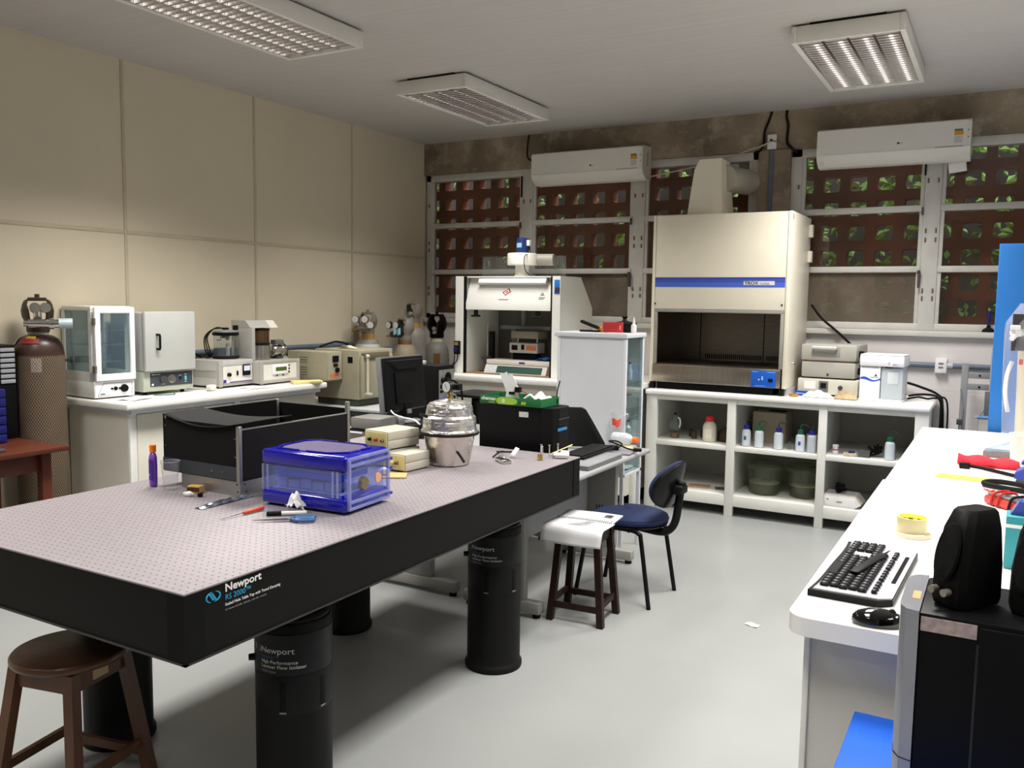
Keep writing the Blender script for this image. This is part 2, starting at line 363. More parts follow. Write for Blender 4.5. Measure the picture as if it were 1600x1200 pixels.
# ================================================================ OPTICAL TABLE AND WHAT STANDS ON IT
def hole_mat():
    m = mat('perforated_steel_top',(146,139,143),.5,.35,var=.05,scale=30); nt = m.node_tree; N = nt.nodes; L = nt.links; p = N['Principled BSDF']
    src = p.inputs['Base Color'].links[0].from_socket
    tc = N.new('ShaderNodeTexCoord'); sx = N.new('ShaderNodeSeparateXYZ'); L.new(tc.outputs['Object'], sx.inputs[0])
    def fr(sock):
        a = N.new('ShaderNodeMath'); a.operation = 'DIVIDE'; a.inputs[1].default_value = .0254; L.new(sock,a.inputs[0])
        b = N.new('ShaderNodeMath'); b.operation = 'FRACT'; L.new(a.outputs[0],b.inputs[0])
        c = N.new('ShaderNodeMath'); c.operation = 'SUBTRACT'; c.inputs[1].default_value = .5; L.new(b.outputs[0],c.inputs[0])
        d = N.new('ShaderNodeMath'); d.operation = 'POWER'; d.inputs[1].default_value = 2; 
        e = N.new('ShaderNodeMath'); e.operation = 'ABSOLUTE'; L.new(c.outputs[0],e.inputs[0]); L.new(e.outputs[0],d.inputs[0]); return d.outputs[0]
    s = N.new('ShaderNodeMath'); s.operation = 'ADD'; L.new(fr(sx.outputs['X']),s.inputs[0]); L.new(fr(sx.outputs['Y']),s.inputs[1])
    k = N.new('ShaderNodeMath'); k.operation = 'LESS_THAN'; k.inputs[1].default_value = .13**2; L.new(s.outputs[0],k.inputs[0])
    mx = N.new('ShaderNodeMix'); mx.data_type = 'RGBA'; L.new(k.outputs[0],mx.inputs['Factor']); L.new(src,mx.inputs['A']); mx.inputs['B'].default_value = (.075,.07,.07,1)
    L.new(mx.outputs['Result'],p.inputs['Base Color'])
    iv = N.new('ShaderNodeMath'); iv.operation = 'SUBTRACT'; iv.inputs[0].default_value = .35; kk = N.new('ShaderNodeMath'); kk.operation = 'MULTIPLY'; kk.inputs[1].default_value = .35
    L.new(k.outputs[0],kk.inputs[0]); L.new(kk.outputs[0],iv.inputs[1]); L.new(iv.outputs[0],p.inputs['Metallic']); return m
TZ = .90
t = thing('optical_table','long black optical table with a perforated steel top and printed side','optical table',(-2.4,2.615,0))
hx,hy = .635,1.175
B().box(-hx,hx,-hy,hy,.894,TZ,.002).out('steel_top',hole_mat(),t)
SIDE = mat('black_side_panel',(13,12.5,12),.6,var=.08,bump=.08,bscale=300)
B().box(-hx+.004,hx-.004,-hy+.004,hy-.004,.712,.894).out('side_panel',SIDE,t)
for sx in (-1,1):
    for sy in (-1,1):
        b = B(); b.prism([(sx*u,sy*v) for u,v in ((hx-.068,hy-.001),(hx-.001,hy-.001),(hx-.001,hy-.066),(hx-.006,hy-.066),(hx-.006,hy-.006),(hx-.068,hy-.006))],.714,.893)
        b.out('corner_cap',BLK,t)
b = B().box(-hx,hx,-hy,-hy+.01,.708,.714).box(-hx,hx,hy-.01,hy,.708,.714).box(-hx,-hx+.01,-hy,hy,.708,.714).box(hx-.01,hx,-hy,hy,.708,.714)
b.out('bottom_edge',mat('dark_steel_edge',(70,68,66),.35,.8),t)
X0 = hx-.004
def side(y,z): return TM((X0+.0012,y,z),(0,1,0),(0,0,1))
y0 = -hy+.135
text('Newport',.030,INKW,side(y0,.868),t,sx=1.15,bold=.0006)
text('RS 2000™',.0215,INKB,side(y0,.845),t,sx=1.0)
text('Sealed Hole Table Top with Tuned Damping',.0112,INKW,side(y0,.829),t,sx=1.0)
text('U.S. Patents 4,621,006;  4,853,065;  5,021,282;  5,154,963',.0064,mat('grey_ink',(130,130,128),.6,var=0),side(y0,.816),t)
b = B()       # swoosh emblem: two opposed arcs and a slanted double bar
for sg in (1,-1):
    pts = []
    for k in range(13):
        a = math.radians(100+150*k/12)
        pts.append((X0+.0016, y0-.040+sg*.023*math.cos(a), .866+sg*.014*math.sin(a)))
    b.tube(pts,[.0005+.0023*math.sin(PI*k/12) for k in range(13)],6)
for o in (-.0045,.0035): b.prism([(y0-.044+o-.006,.876),(y0-.044+o+.000,.876),(y0-.034+o+.003,.856),(y0-.034+o-.003,.856)],X0,X0+.0018,'x')
b.out('emblem',INKB,t)

ISO = mat('black_isolator_paint',(15,15,16),.55,var=.08)
def isolator(x,y,th,label,_l=True):
    t = thing('vibration_isolator',label,'table leg',(x,y,0),0,'vibration isolators under the optical table')
    B().lathe([(.128,0),(.130,.006),(.130,.022),(.124,.03),(.1205,.04),(.1205,.36),(.1205,.643),(.116,.650),(.112,.650),(.112,.660),(.104,.670),(.06,.672)],n=48,c1=True).out('body',ISO,t)
    B().lathe([(.1205,.488),(.1222,.490),(.1222,.618),(.1205,.620)],n=48,c0=False,c1=False).out('label_sleeve',mat('black_sleeve',(27,28,31),.45),t)
    B().lathe([(.1205,.362),(.1213,.364),(.1213,.484),(.1205,.486)],n=48,c0=False,c1=False).out('slot_band',mat('charcoal_band',(18,18,20),.5),t)
    B().lathe([(.070,.672),(.070,.707)],n=24).out('piston',mat('dark_piston',(40,40,42),.4,.5),t)
    for d in (-17,46,109,172,235):
        a = math.radians(th+d); R = .1218
        b = B(); b.box(R-.006,R+.0006,-.011,.011,.372,.472,.003).rot('Z',math.degrees(a)); b.out('slot',BLK,t)
        b = B(); b.box(R-.004,R+.0012,-.010,.010,.368,.373).rot('Z',math.degrees(a)); b.out('slot_lip',mat('worn_lip',(120,112,104),.5),t)
    b = B(); b.cyl((.118,0,.515),(.140,0,.515),.012,.010,n=12).rot('Z',th-88); b.out('valve_knob',BLACKP,t)
    return t
def text_bent(parent, s, sz, z, m, R, th, sx=1):
    o = text(s,sz,m,Matrix.Translation((0,0,z)),parent,bend=(R,th),sx=sx); return o
def letters(t, th):
    q = mat('pale_grey_ink',(190,190,190),.6,var=0); a = math.radians(th)
    for s,sz,z,m,k in (('Newport',.0265,.560,q,1.15),('Stabilizer™',.0145,.543,mat('dim_blue_ink',(40,80,110),.6,var=0),1),('High Performance',.0152,.527,q,1.12),('Laminar Flow Isolator',.0152,.512,q,1.12),('I-2000 Series',.0105,.498,mat('grey_ink'),1)):
        text_bent(t,s,sz,z,m,.1224,a,k)
    b = B()
    for sg in (1,-1):
        pts = [((.1226)*math.cos(a-.13+sg*.12*math.cos(w)),(.1226)*math.sin(a-.13+sg*.12*math.cos(w)),.570+sg*.011*math.sin(w)) for w in [math.radians(100+150*k/10) for k in range(11)]]
        b.tube(pts,[.0005+.002*math.sin(PI*k/10) for k in range(11)],6)
    b.out('emblem',mat('grey_ink'),t)
i1 = isolator(-1.928,1.995,-45.7,'black cylindrical table leg nearest the camera, with printed lettering on its collar',False); letters(i1,-45.7-53)
i2 = isolator(-1.945,3.285,-59.5,'black cylindrical table leg with printed lettering under the far right of the optical table',False); letters(i2,-59.5-54)
isolator(-2.815,1.99,-35,'black cylindrical table leg right behind the round-seat wooden stool',False)
isolator(-2.815,3.285,-40,'black cylindrical table leg at the far left, mostly hidden below the table edge',False)

# purple bottle
t = thing('lotion_bottle','purple plastic bottle with an orange cap standing on the optical table','bottle',(-2.903,2.236,TZ+.001),-25)
b = B()
b.lathe([(.020,0),(.0235,.004),(.0245,.02),(.025,.08),(.024,.115),(.019,.128),(.012,.134),(.010,.136)],n=28,sq=.62); b.out('body',mat('purple_plastic',(108,62,168),.3,var=.03),t)
B().cyl((0,0,.136),(0,0,.165),.0125,n=20).out('cap',mat('orange_plastic',(236,120,24),.4,var=.02),t)
b = B()
b.grid(lambda u,v:(.0252*math.cos(-PI/2+(u-.3)*1.9)*1.0,.0252*.63*math.sin(-PI/2+(u-.3)*1.9),.022+.082*v+.006*math.sin(u*PI)),10,6).out('front_label',mat('deep_purple_print',(62,22,128),.4,var=0),t)
o = text('swanis',.010,INKW,TM((-.006,-.0163,.045),(1,0,0),(0,0,1)),t); bpy.data.objects.remove(o)
b = B().box(-.006,.012,-.0167,-.0160,.044,.047).box(-.004,.014,-.0167,-.0160,.049,.050); b.out('print_line',INKW,t)
# plastic cup
PL = glass('clear_plastic',(238,240,242),.09,(220,220,225))
t = thing('plastic_cup','clear disposable plastic cup with a rolled rim beside the purple bottle','cup',(-2.805,2.238,TZ+.001))
B().lathe([(.001,.004),(.024,.004),(.0255,0),(.027,.02),(.034,.105),(.0365,.108),(.037,.111),(.0355,.112)],n=32,c0=False,c1=False).out('cup_wall',PL,t)
B().lathe([(.0355,.1085),(.0375,.1095),(.0375,.1115),(.0355,.112)],n=32,c0=False,c1=False).out('rim',glass('cloudy_plastic',(235,238,240),.3,(225,225,230)),t)
# matchbox, cotton, little black clip
t = thing('matchbox','small yellow and brown matchbox beside the plastic cup','matchbox',(-2.678,2.252,TZ+.001),18)
B().box(-.026,.026,-.018,.018,0,.026,.001).out('sleeve',mat('yellow_print_card',(205,160,84),.6,var=.35,scale=45),t)
B().box(-.0265,.0265,-.0188,-.018,.004,.022).out('striker_strip',mat('striker_brown',(70,44,26),.9,var=.5,scale=140),t)
B().box(.026,.0275,-.016,.016,.002,.024).out('tray_end',mat('bare_card',(190,150,118),.7),t)
tag(B().ball((0,0,.009),.013,2,(1.6,.8,.7),.22).out('cotton_tuft',mat('white_cotton',(238,236,232),.95,bump=.5),loc=(-2.647,2.19,TZ+.001),rz=15),'tiny white cotton tuft lying in front of the matchbox','cotton')
tag(B().box(-.009,.009,-.007,.007,0,.013,.002).out('binder_clip',BLACKP,loc=(-2.601,2.207,TZ+.001),rz=30),'tiny black clip lying beside the white cotton tuft','clip')
# enclosure
t = thing('laser_enclosure','open-topped black box on an aluminium base at the back left of the optical table','enclosure',(0,0,0))
x0,x1,y0,y1 = -2.90,-2.475,2.285,2.915
AL = mat('dull_aluminium',(160,160,156),.42,.9,var=.08,scale=5)
B().box(-2.80,-2.476,2.288,2.30,TZ+.001,.957).box(-2.488,-2.476,2.30,2.90,TZ+.001,.957).box(-2.80,-2.788,2.30,2.90,TZ+.001,.957).box(-2.788,-2.488,2.888,2.90,TZ+.001,.957).out('base',AL,t)
b = B()
for px,py,pz in ((-2.492,2.2875,.945),(-2.489,2.2875,.917),(-2.4755,2.31,.945),(-2.4755,2.318,.917),(-2.4755,2.88,.94)): b.ball((px,py,pz),.004,1)
b.out('base_screws',mat('dark_steel_edge'),t)
CARD = mat('black_foamboard',(17,16,17),.8,var=.12,scale=4)
B().box(x0,x1,y0,y0+.006,1.01,1.168).out('front_panel',CARD,t)
B().box(x1-.006,x1,y0+.02,y1,.962,1.155).out('right_panel',mat('black_violet_board',(26,23,28),.7),t)
B().box(x0,x0+.006,y0,y1,.962,1.185).out('left_panel',CARD,t)
B().box(x0,x1,y1-.006,y1,.962,1.175).out('back_panel',CARD,t)
B().box(x0-.001,x1+.001,y0-.003,y0+.001,.960,1.012).out('kick_strip',mat('slate_strip',(44,50,56),.5),t)
B().box(x0,x1,y0,y1,.957,.963).out('deck',CARD,t)
for x,y,z in ((x1-.012,y0-.004,1.168),(x1-.012,y1-.016,1.205),(x0,y0+.002,1.18),(x0,y1-.02,1.19)):
    B().box(x,x+.016,y,y+.016,.958,z,.001).out('corner_post',AL,t)
B().box(x1-.005,x1+.001,y0+.01,y1,1.153,1.158).out('top_edging',AL,t); B().box(x0,x0+.006,y0,y1,1.183,1.188).out('top_edging',AL,t)
b = B(); b.grid(lambda u,v:(x0+.012+u*(x1-x0-.02), y0-.012+v*(.20+.10*u)-.0*u, 1.188-.012*u-.028*math.sin(u*PI)*(1-.3*v)+.004*v),24,8); b.out('sagging_flap',mat('black_rubber_sheet',(30,29,29),.75),t,solid=.003)
b = B()
for i in range(3):
    for z in (1.14,1.06): b.ball((x0+.014+ i*.0,y0-.001,z),.003,1)
b.ball((x1-.02,y0-.001,1.12),.003,1).ball((x1-.02,y0-.001,1.05),.003,1).ball((-2.62,y0-.004,.985),.003,1).ball((-2.56,y0-.004,.985),.003,1).out('panel_screws',AL,t)
# sachet
t = thing('foil_sachet','crumpled silver and black foil sachet lying beside the aluminium base','sachet',(-2.455,2.195,TZ+.001),-88)
b = B(); b.grid(lambda u,v:(-.125+.25*u, (-.021+.042*v)*(1-.25*abs(u-.5)**2), .001+.010*(math.sin(PI*u)**.5)*math.sin(PI*v)+.0025*math.sin(u*31+v*7)*math.sin(PI*v)),34,8)
b.out('pouch',mat('crinkled_foil',(150,160,170),.18,.9,var=.6,scale=22),t,solid=.0015)
# screwdriver
t = thing('screwdriver','thin screwdriver with an orange-red handle lying on the optical table','screwdriver',(-2.256,2.095,TZ+.001),88)
B().lathe([(.004,0),(.0066,.006),(.0062,.06),(.0068,.088),(.004,.095)],n=12).rot('Y',90).mv(0,0,.0072).out('handle',mat('orange_red_plastic',(214,70,34),.4),t)
B().cyl((-.09,0,.004),(0,0,.0072),.0018,n=8).box(-.094,-.088,-.0022,.0022,.0035,.005).out('shaft',CHROME,t)
# scissors, marker, tissue
t = thing('scissors','scissors with blue plastic handles lying below the blue cabinet','scissors',(-2.06,2.125,TZ+.001),40)
b = B(); b.prism([(-.125,-.003),(-.02,-.009),(.01,-.006),(.01,.004),(-.02,.003)],.004,.006); b.prism([(-.125,.001),(-.02,.008),(.01,.006),(.01,-.004),(-.02,-.002)],.006,.008); b.out('blades',CHROME,t)
BLH = mat('denim_blue_plastic',(52,92,140),.4)
for s in (-1,1):
    b = B(); pts = [(.0,s*.004,.007)]+[(.045+.032*math.cos(a),s*(.019+.014*math.sin(a)),.007) for a in [PI+2*PI*k/14 for k in range(15)]]; b.tube(pts,.0062,8); b.out('handle',BLH,t)
tag(B().cyl((-.07,0,.008),(-.02,0,.008),.008,n=14).out('marker_cap',BLACKP,loc=(0,0,0)),'','')
mk = bpy.data.objects['marker_cap']; 
t = thing('marker_pen','black-capped marker pen lying behind the blue scissors','marker',(-2.125,2.175,TZ+.001),40)
for k in ('label','category'): del mk[k]
mk.parent = t
B().cyl((-.02,0,.008),(.065,0,.008),.0072,n=14).out('barrel',mat('white_plastic',(225,225,225),.4),t)
tag(B().grid(lambda u,v:(-.03+.06*u+.006*math.sin(v*9), -.02+.03*v+.008*math.sin(u*8), .004+.062*abs(math.sin(u*2.9+.3))*(.35+.65*v)+.008*math.sin(u*17+v*5)),14,10).out('crumpled_tissue',mat('tissue',(236,236,238),.9),loc=(-2.135,2.225,TZ+.006),rz=35,solid=.0012),'crumpled white tissue standing between the marker and the blue cabinet','tissue')

# blue desiccator cabinet
t = thing('desiccator_cabinet','royal blue and clear plastic storage cabinet with a clear door, on the optical table','cabinet',(-2.147,2.395,TZ+.001),4)
BLU = mat('royal_blue_plastic',(10,8,150),.15,var=.03,coat=.5)
CLR = glass('clear_acrylic',(205,213,252),.09,(190,200,240))
w,d = .188,.135
b = B(); b.box(-w,w,-d,d,.006,.058,.012,3); b.out('base_tray',BLU,t)
B().box(-w+.02,w-.02,-d+.02,d-.02,0,.006).out('feet',BLACKP,t)
b = B(); b.box(-w,w,-d,d,.150,.206,.014,3); b.out('lid',BLU,t)
b = B()       # raised outline on the lid, with gaps
o = [(-.13,-.105),(.09,-.105),(.15,-.06),(.15,.07),(.10,.11),(-.12,.11),(-.155,.07),(-.155,-.06)]
for i in range(8):
    p,q = Vector(o[i]),Vector(o[(i+1)%8]); g = (q-p)
    for a,c in (((0,1),) if g.length < .1 else ((0,.42),(.58,1))):
        A,Z = p+g*a,p+g*c; n = Vector((-g.y,g.x)).normalized()*.004
        b.prism([(A-n)[:],(Z-n)[:],(Z+n)[:],(A+n)[:]],.204,.211)
b.out('lid_ridge',BLU,t)
b = B(); b.prism([(x*.93,y*.93) for x,y in o],.203,.2072); b.cyl((-.01,.0,.2072),(-.01,.0,.2085),.003,n=8); b.out('lid_panel',mat('violet_grey_panel',(92,82,118),.4),t)
b = B(); b.box(-w+.005,w-.022,-d+.004,-d+.008,.056,.152).box(-w+.004,-w+.008,-d+.008,d-.008,.056,.152).box(-w+.005,w-.022,d-.008,d-.004,.056,.152); b.out('clear_wall',CLR,t)
b = B()
for x in (-w+.008,-w+.03,w-.055,w-.035): B().cyl((x,-d+.003,.058),(x,-d+.003,.150),.004,n=8).out('wall_rib',glass('rib_acrylic',(200,208,245),.25,(215,220,240)),t)
b = B(); b.box(w-.016,w+.004,-d+.012,d-.006,.012,.20,.006); b.out('door',CLR,t)
b = B(); 
for z in (.018,.042,.170,.194): b.box(w-.002,w+.010,-d+.012,d-.006,z-.005,z+.005,.002)
for y in (-d+.017,d-.012): b.box(w-.002,w+.010,y-.006,y+.006,.018,.194,.002)
b.out('door_frame',glass('frosted_acrylic',(196,204,248),.30,(185,190,232)),t)
b = B(); b.cyl((w+.004,-.04,.100),(w+.018,-.04,.100),.026,.022,n=24); b.out('hygrometer',mat('pewter_gauge',(150,140,110),.25,.9),t)
B().cyl((w+.004,.055,.104),(w+.008,.055,.104),.018,n=20).cyl((w+.008,.055,.104),(w+.009,.055,.104),.002,n=8).out('indicator_card',mat('salmon_disc',(214,160,120),.6),t)
b = B(); 
for z in (.03,.125,.16): b.cyl((w+.004,d-.002,z),(w+.004,d+.010,z),.006,n=10)
b.out('hinge_pins',BLU,t)
BX = mat('translucent_tray',(150,170,215),.4,var=.05)
B().box(-w+.03,w-.04,-d+.03,d-.03,.060,.063).box(-w+.03,w-.04,-d+.03,d-.03,.135,.139).out('shelf',BX,t)
for i,(x,y,h) in enumerate(((-.13,-.06,.036),(-.075,-.06,.030),(-.02,-.06,.036),(.035,-.06,.032),(.09,-.06,.034),(-.09,.03,.036),(.0,.03,.036))):
    tag(B().box(-.024,.024,-.03,.03,0,h,.003).box(-.025,.025,-.031,.031,h*.62,h*.7,.001).out('sample_box',BX,loc=Matrix.Rotation(math.radians(4),3,'Z')@Vector((x,y,.064))+Vector((-2.147,2.395,TZ+.001)),rz=4),'translucent sample box on the lower shelf inside the blue and clear cabinet','box','sample boxes inside the blue cabinet')
b = B().box(-.15,.13,-.09,.08,0,.012,.003); tag(b.out('sample_bag',mat('bright_blue_bag',(20,90,230),.35),loc=(-2.15,2.395,TZ+.0405),rz=4),'','') if 0 else None
b = B().box(-.16,.13,-.095,.085,.105,.134,.006); b.out('drawer',mat('bright_blue_tray',(20,100,250),.35,var=.1,scale=20),t)

# beige power boxes
BEI = mat('beige_grey_case',(176,172,158),.5,var=.03); YEL = mat('yellowed_panel',(214,202,140),.5,var=.03)
def powerbox(name,label,loc,rz,w,d,h,n):
    t = thing(name,label,'power box',loc,rz)
    B().box(-w/2,w/2,-d/2,d/2,.004,h*.52,.004).box(-w/2,w/2,-d/2,d/2,h*.53,h,.004).out('case',BEI,t)
    B().box(-w/2+.004,w/2-.006,-d/2-.003,-d/2+.001,.008,h-.006,.001).out('front_panel',YEL,t)
    B().box(-w/2+.01,w/2-.01,-d/2+.01,d/2-.01,0,.004).out('feet',BLACKP,t)
    for i,c in enumerate(n):
        x = -w/2+w*(.26+.27*i); B().cyl((x,-d/2-.016,h*.5),(x,-d/2-.002,h*.5),.0065,.0085,n=12).out('terminal_post',c,t)
    return t
RED = mat('red_plastic',(170,34,28),.4); 
powerbox('power_box','smaller beige power box with a yellowed front, left of the foil-wrapped vessel',(-2.275,3.085,TZ+.001),-4,.10,.165,.078,[YEL,mat('dull_brass')])
powerbox('power_box','beige power box with a black and a red terminal, stacked behind the blue cabinet',(-2.42,3.15,.980),-8,.15,.2,.083,[BLACKP,RED,mat('dull_brass')])
powerbox('power_box','plain grey metal box underneath the beige power box with terminals, behind the blue cabinet',(-2.425,3.155,TZ+.001),-8,.16,.2,.077,[])
# wooden plate with lump
t = thing('wooden_board','thin wooden board lying beside the clear cabinet door','board',(-2.24,2.91,TZ+.001),32)
B().box(-.065,.065,-.05,.05,0,.006,.001).out('board',mat('pale_plywood',(196,158,104),.6,var=.2,scale=6,stretch=(1,12,1)),t)
tag(B().ball((0,0,.018),.022,2,(1.2,.9,.8),.12).out('putty_lump',mat('off_white_putty',(214,208,196),.8),loc=(-2.262,2.885,TZ+.0075)),'off-white lump resting on the thin wooden board','putty')

# foil-wrapped vessel with pressure gauge
t = thing('vacuum_desiccator','round vessel wrapped in aluminium foil with a dial gauge on top, on the optical table','vessel',(-2.195,3.285,TZ+.001))
FOIL = mat('aluminium_foil',(205,203,198),.20,1,var=.05,bump=.9,bscale=26); FOIL2 = mat('smooth_foil',(200,190,178),.3,1,var=.05,bump=.35,bscale=18)
b = B(); b.lathe([(.085,0),(.092,.004),(.098,.03),(.108,.08),(.117,.13),(.120,.140)],n=64,wob=.012); b.out('lower_bowl',mat('wrapped_foil',(204,198,190),.24,1,var=.06,bump=.6,bscale=20),t)
b = B(); b.lathe([(.126,.140),(.136,.141),(.138,.146),(.136,.152),(.126,.153)],n=64); b.out('rim_gasket',mat('olive_black_gasket',(34,32,24),.4),t)
pf = [(.131,.154),(.130,.160),(.124,.168),(.122,.20),(.121,.222),(.110,.228),(.107,.250),(.104,.268),(.094,.282),(.06,.293),(.025,.300),(.012,.302)]
pf = [(p[0]+(q[0]-p[0])*k/3,p[1]+(q[1]-p[1])*k/3+random.uniform(-.002,.002)) for p,q in zip(pf,pf[1:]) for k in range(3)]+[(.012,.302)]
b = B(); b.lathe(pf,n=44,wob=.022)
b.out('upper_dome',mat('crumpled_foil',(222,220,216),.30,1,var=.04,bump=.5,bscale=30),t,sm=9)
b = B(); b.lathe([(.013,.29),(.013,.315),(.009,.318),(.009,.335)],n=16); b.out('gauge_stem',mat('brass',(176,148,84),.3,.9),t)
b = B().cyl((0,0,0),(0,-.022,0),.026,n=32).rot('Z',-10).mv(-.002,.002,.357); b.out('gauge_body',mat('dark_gauge_case',(46,46,48),.35,.5),t)
b = B().cyl((0,-.022,0),(0,-.0235,0),.0235,n=32).rot('Z',-10).mv(-.002,.002,.357); b.out('gauge_face',mat('gauge_white',(232,232,228),.3,var=0),t)
b = B().box(-.001,.001,-.0245,-.0236,-.012,.014).rot('Y',-38).rot('Z',-10).mv(-.002,.002,.357); b.out('gauge_needle',INKK,t)
b = B().cyl((0,0,.357),(.045,.012,.357),.016,n=14).box(.03,.052,-.006,.03,.343,.371,.003); b.out('valve_block',BLACKP,t)
b = B().box(-.055,.02,-.127,-.121,.222,.236,.002).rot('Z',-28); b.out('black_tape',BLACKP,t)
b = B().tube([(.085,-.06,.07),(.12,-.085,.055),(.14,-.09,.035)],.006,8); b.out('side_spout',BLACKP,t)
tag(B().tube([(-3.36,4.36,.95),(-3.212,4.2,.956),(-2.891,3.85,1.0),(-2.556,3.5,1.052),(-2.345,3.26,1.075)],.0045,8,6).out('white_cable',mat('white_plastic'),loc=(0,0,0)),'thin white cable running from the foil-wrapped vessel up to the monitor','cable')
tag(B().tube([(-2.10,3.52,.906),(-2.09,3.57,.925),(-2.10,3.63,.915),(-2.16,3.66,.906),(-2.08,3.70,.906)],.004,8,6).out('black_cable',RUB,loc=(0,0,0)),'black cable curling on the optical table right behind the foil-wrapped vessel','cable')
t = thing('aluminium_block','small shiny metal block lying right of the foil-wrapped vessel','metal block',(-2.005,3.455,TZ+.001),-38)
B().box(-.05,.05,-.022,.022,0,.016,.003).out('block',mat('polished_block',(190,190,186),.15,1),t)
b = B().tube([(-.048,.0,.018),(-.02,-.015,.03),(.03,-.01,.028),(.05,.0,.02)],.003,6,4); b.out('wire_loop',CHROME,t)
# folded card, padlock, bolts, white tray
tag(B().grid(lambda u,v:(-.025+.05*v, -.03+.06*u if u<.5 else .03-.06*u+.0, .002+(.045*u*2 if u<.5 else .045*(1-(u-.5)*1.7))),8,2).out('folded_card',PAPER,loc=(-2.01,3.60,TZ+.001),rz=-40,solid=.0008),'small folded white card standing alone on the optical table','card')
t = thing('padlock','small brass padlock with a tall shackle standing on the optical table','padlock',(-1.885,3.597,TZ+.001),-28)
B().box(-.0125,.0125,-.007,.007,0,.030,.002).out('body',mat('brass'),t)
B().tube([(-.008,0,.028),(-.008,0,.058),(-.005,0,.066),(0,0,.069),(.005,0,.066),(.008,0,.058),(.008,0,.028)],.0028,8,2).mv(.012,0,0).out('shackle',CHROME,t)
for i,(x,y) in enumerate(((-1.915,3.665),(-1.876,3.675),(-1.86,3.735))):
    tag(B().cyl((0,0,0),(0,0,.06),.003,n=10).cyl((0,0,.06),(0,0,.065),.006,n=6).out('bolt',CHROME,loc=(x,y,TZ+.001)),['steel bolt standing upright behind the padlock, leftmost of three','steel bolt standing upright between two other bolts near the padlock','steel bolt standing upright nearest the white tray'][i],'bolt','bolts standing on the optical table')
t = thing('white_tray','shallow white plastic tray holding paper slips at the far corner of the optical table','tray',(-1.83,3.715,TZ+.001),25)
B().lathe([(.030,0),(.042,.003),(.05,.016),(.052,.017),(.052,.019),(.046,.018),(.038,.005)],n=4,c1=True).rot('Z',45).out('tray',mat('white_plastic'),t)
tag(B().box(-.02,.02,-.012,.012,0,.028,.002).out('sticky_note_block',PAPER,loc=(-1.815,3.72,TZ+.007),rz=20),'white paper slip block sitting in the shallow white tray','paper')
tag(B().grid(lambda u,v:(-.055+.11*u,-.011+.022*v,.001+.05*u),4,1).out('yellow_strip',mat('pale_yellow_card',(226,226,130),.7),loc=(-1.855,3.76,TZ+.006),rz=28,solid=.001),'pale yellow strip slanting up out of the white tray','paper')
# ================================================================ LEFT WALL: BENCH, OVENS, COATERS, CYLINDER, WOODEN TABLE
BZ = 1.0
t = thing('bench_worktop','white laminate worktop along the beige wall, carrying the ovens and the coater','worktop',(0,0,0))
B().box(-5.285,-4.60,3.37,5.16,BZ-.045,BZ,.012,3).out('slab',WLAM,t)
B().box(-5.285,-4.64,3.43,5.12,BZ-.075,BZ-.045).out('underframe',GREYW,t)
def cabinet(label, y0, y1, drawer):
    t = thing('base_cabinet',label,'cabinet',(0,0,0),0,'base cabinets under the left worktop')
    CW = mat('cream_white_laminate',(216,212,200),.45,var=.02)
    B().box(-5.28,-4.70,y0,y1,.10,BZ-.075).out('body',CW,t)
    B().box(-5.25,-4.76,y0+.02,y1-.02,0,.10).out('plinth',DGREY,t)
    B().box(-4.70,-4.675,y0,y0+.05,.10,BZ-.075,.003).out('stile',WHITE,t)
    zt = BZ-.085
    if drawer:
        d = B().box(-4.70,-4.678,y0+.055,y1-.005,zt-.15,zt,.003).out('drawer',CW,t)
        B().lathe([(.001,0),(.016,0),(.020,.006),(.018,.012),(.001,.014)],n=16).rot('Y',90).mv(-4.678,(y0+y1)/2,zt-.06).out('knob',mat('dark_steel_edge'),d)
        zt -= .155
    d = B().box(-4.70,-4.678,y0+.055,y1-.005,.11,zt,.003).out('door',CW,t)
    B().box(-4.678,-4.665,y1-.05,y1-.035,.55,.67,.003).out('handle',ALU,d)
cabinet('white base cabinet with a plain door below the left worktop, at the gas cylinder end',3.44,4.28,False)
cabinet('white base cabinet with drawer and round knob under the left worktop',4.285,5.11,True)

# glass-fronted drying cabinet
t = thing('drying_cabinet','white drying cabinet with glass door and side, at the near end of the left worktop','drying cabinet',(-4.932,3.385,BZ+.001),-4)
D,Wd,Ht = .352,.275,.585
b = B().box(-D,0,0,Wd,.008,.112,.004).box(-D,-.02,0,Wd,Ht-.03,Ht,.004)
for x,y in ((-D,0),(-D,Wd-.03),(-.05,0),(-.05,Wd-.03)): b.box(x,x+.03,y,y+.03,.11,Ht-.02)
b.box(-D,-.02,0,.02,.11,.17).box(-D,-.02,Wd-.02,Wd,.11,.17).box(-D,-D+.02,0,Wd,.11,.16)
b.out('body',WHITE,t)
B().box(-D+.02,-.04,.02,Wd-.02,0,.008).out('feet',BLACKP,t)
GL = glass('pale_blue_glass',(234,244,244),.05,(180,205,212))
B().box(-D+.03,-.05,.008,.012,.17,Ht-.03).out('side_pane',glass('frosted_blue_glass',(214,232,234),.22,(190,210,214)),t)
B().box(-D+.03,-.05,Wd-.012,Wd-.008,.17,Ht-.03).out('side_pane',GL,t)
B().box(-D+.004,-D+.010,.03,Wd-.03,.16,Ht-.03).out('back_panel',mat('brightening_back',(232,234,228),.5),t)  # pale sheet put in place of a glass back to brighten the interior
for z in (.135,.225,.335,.43): B().box(-D+.03,-.05,.025,Wd-.025,z,z+.006).out('shelf',GL,t)
b = B(); 
for y in (.05,Wd-.06): b.box(-D+.022,-D+.034,y,y+.012,.12,Ht-.04)
b.out('shelf_rails',GREYW,t)
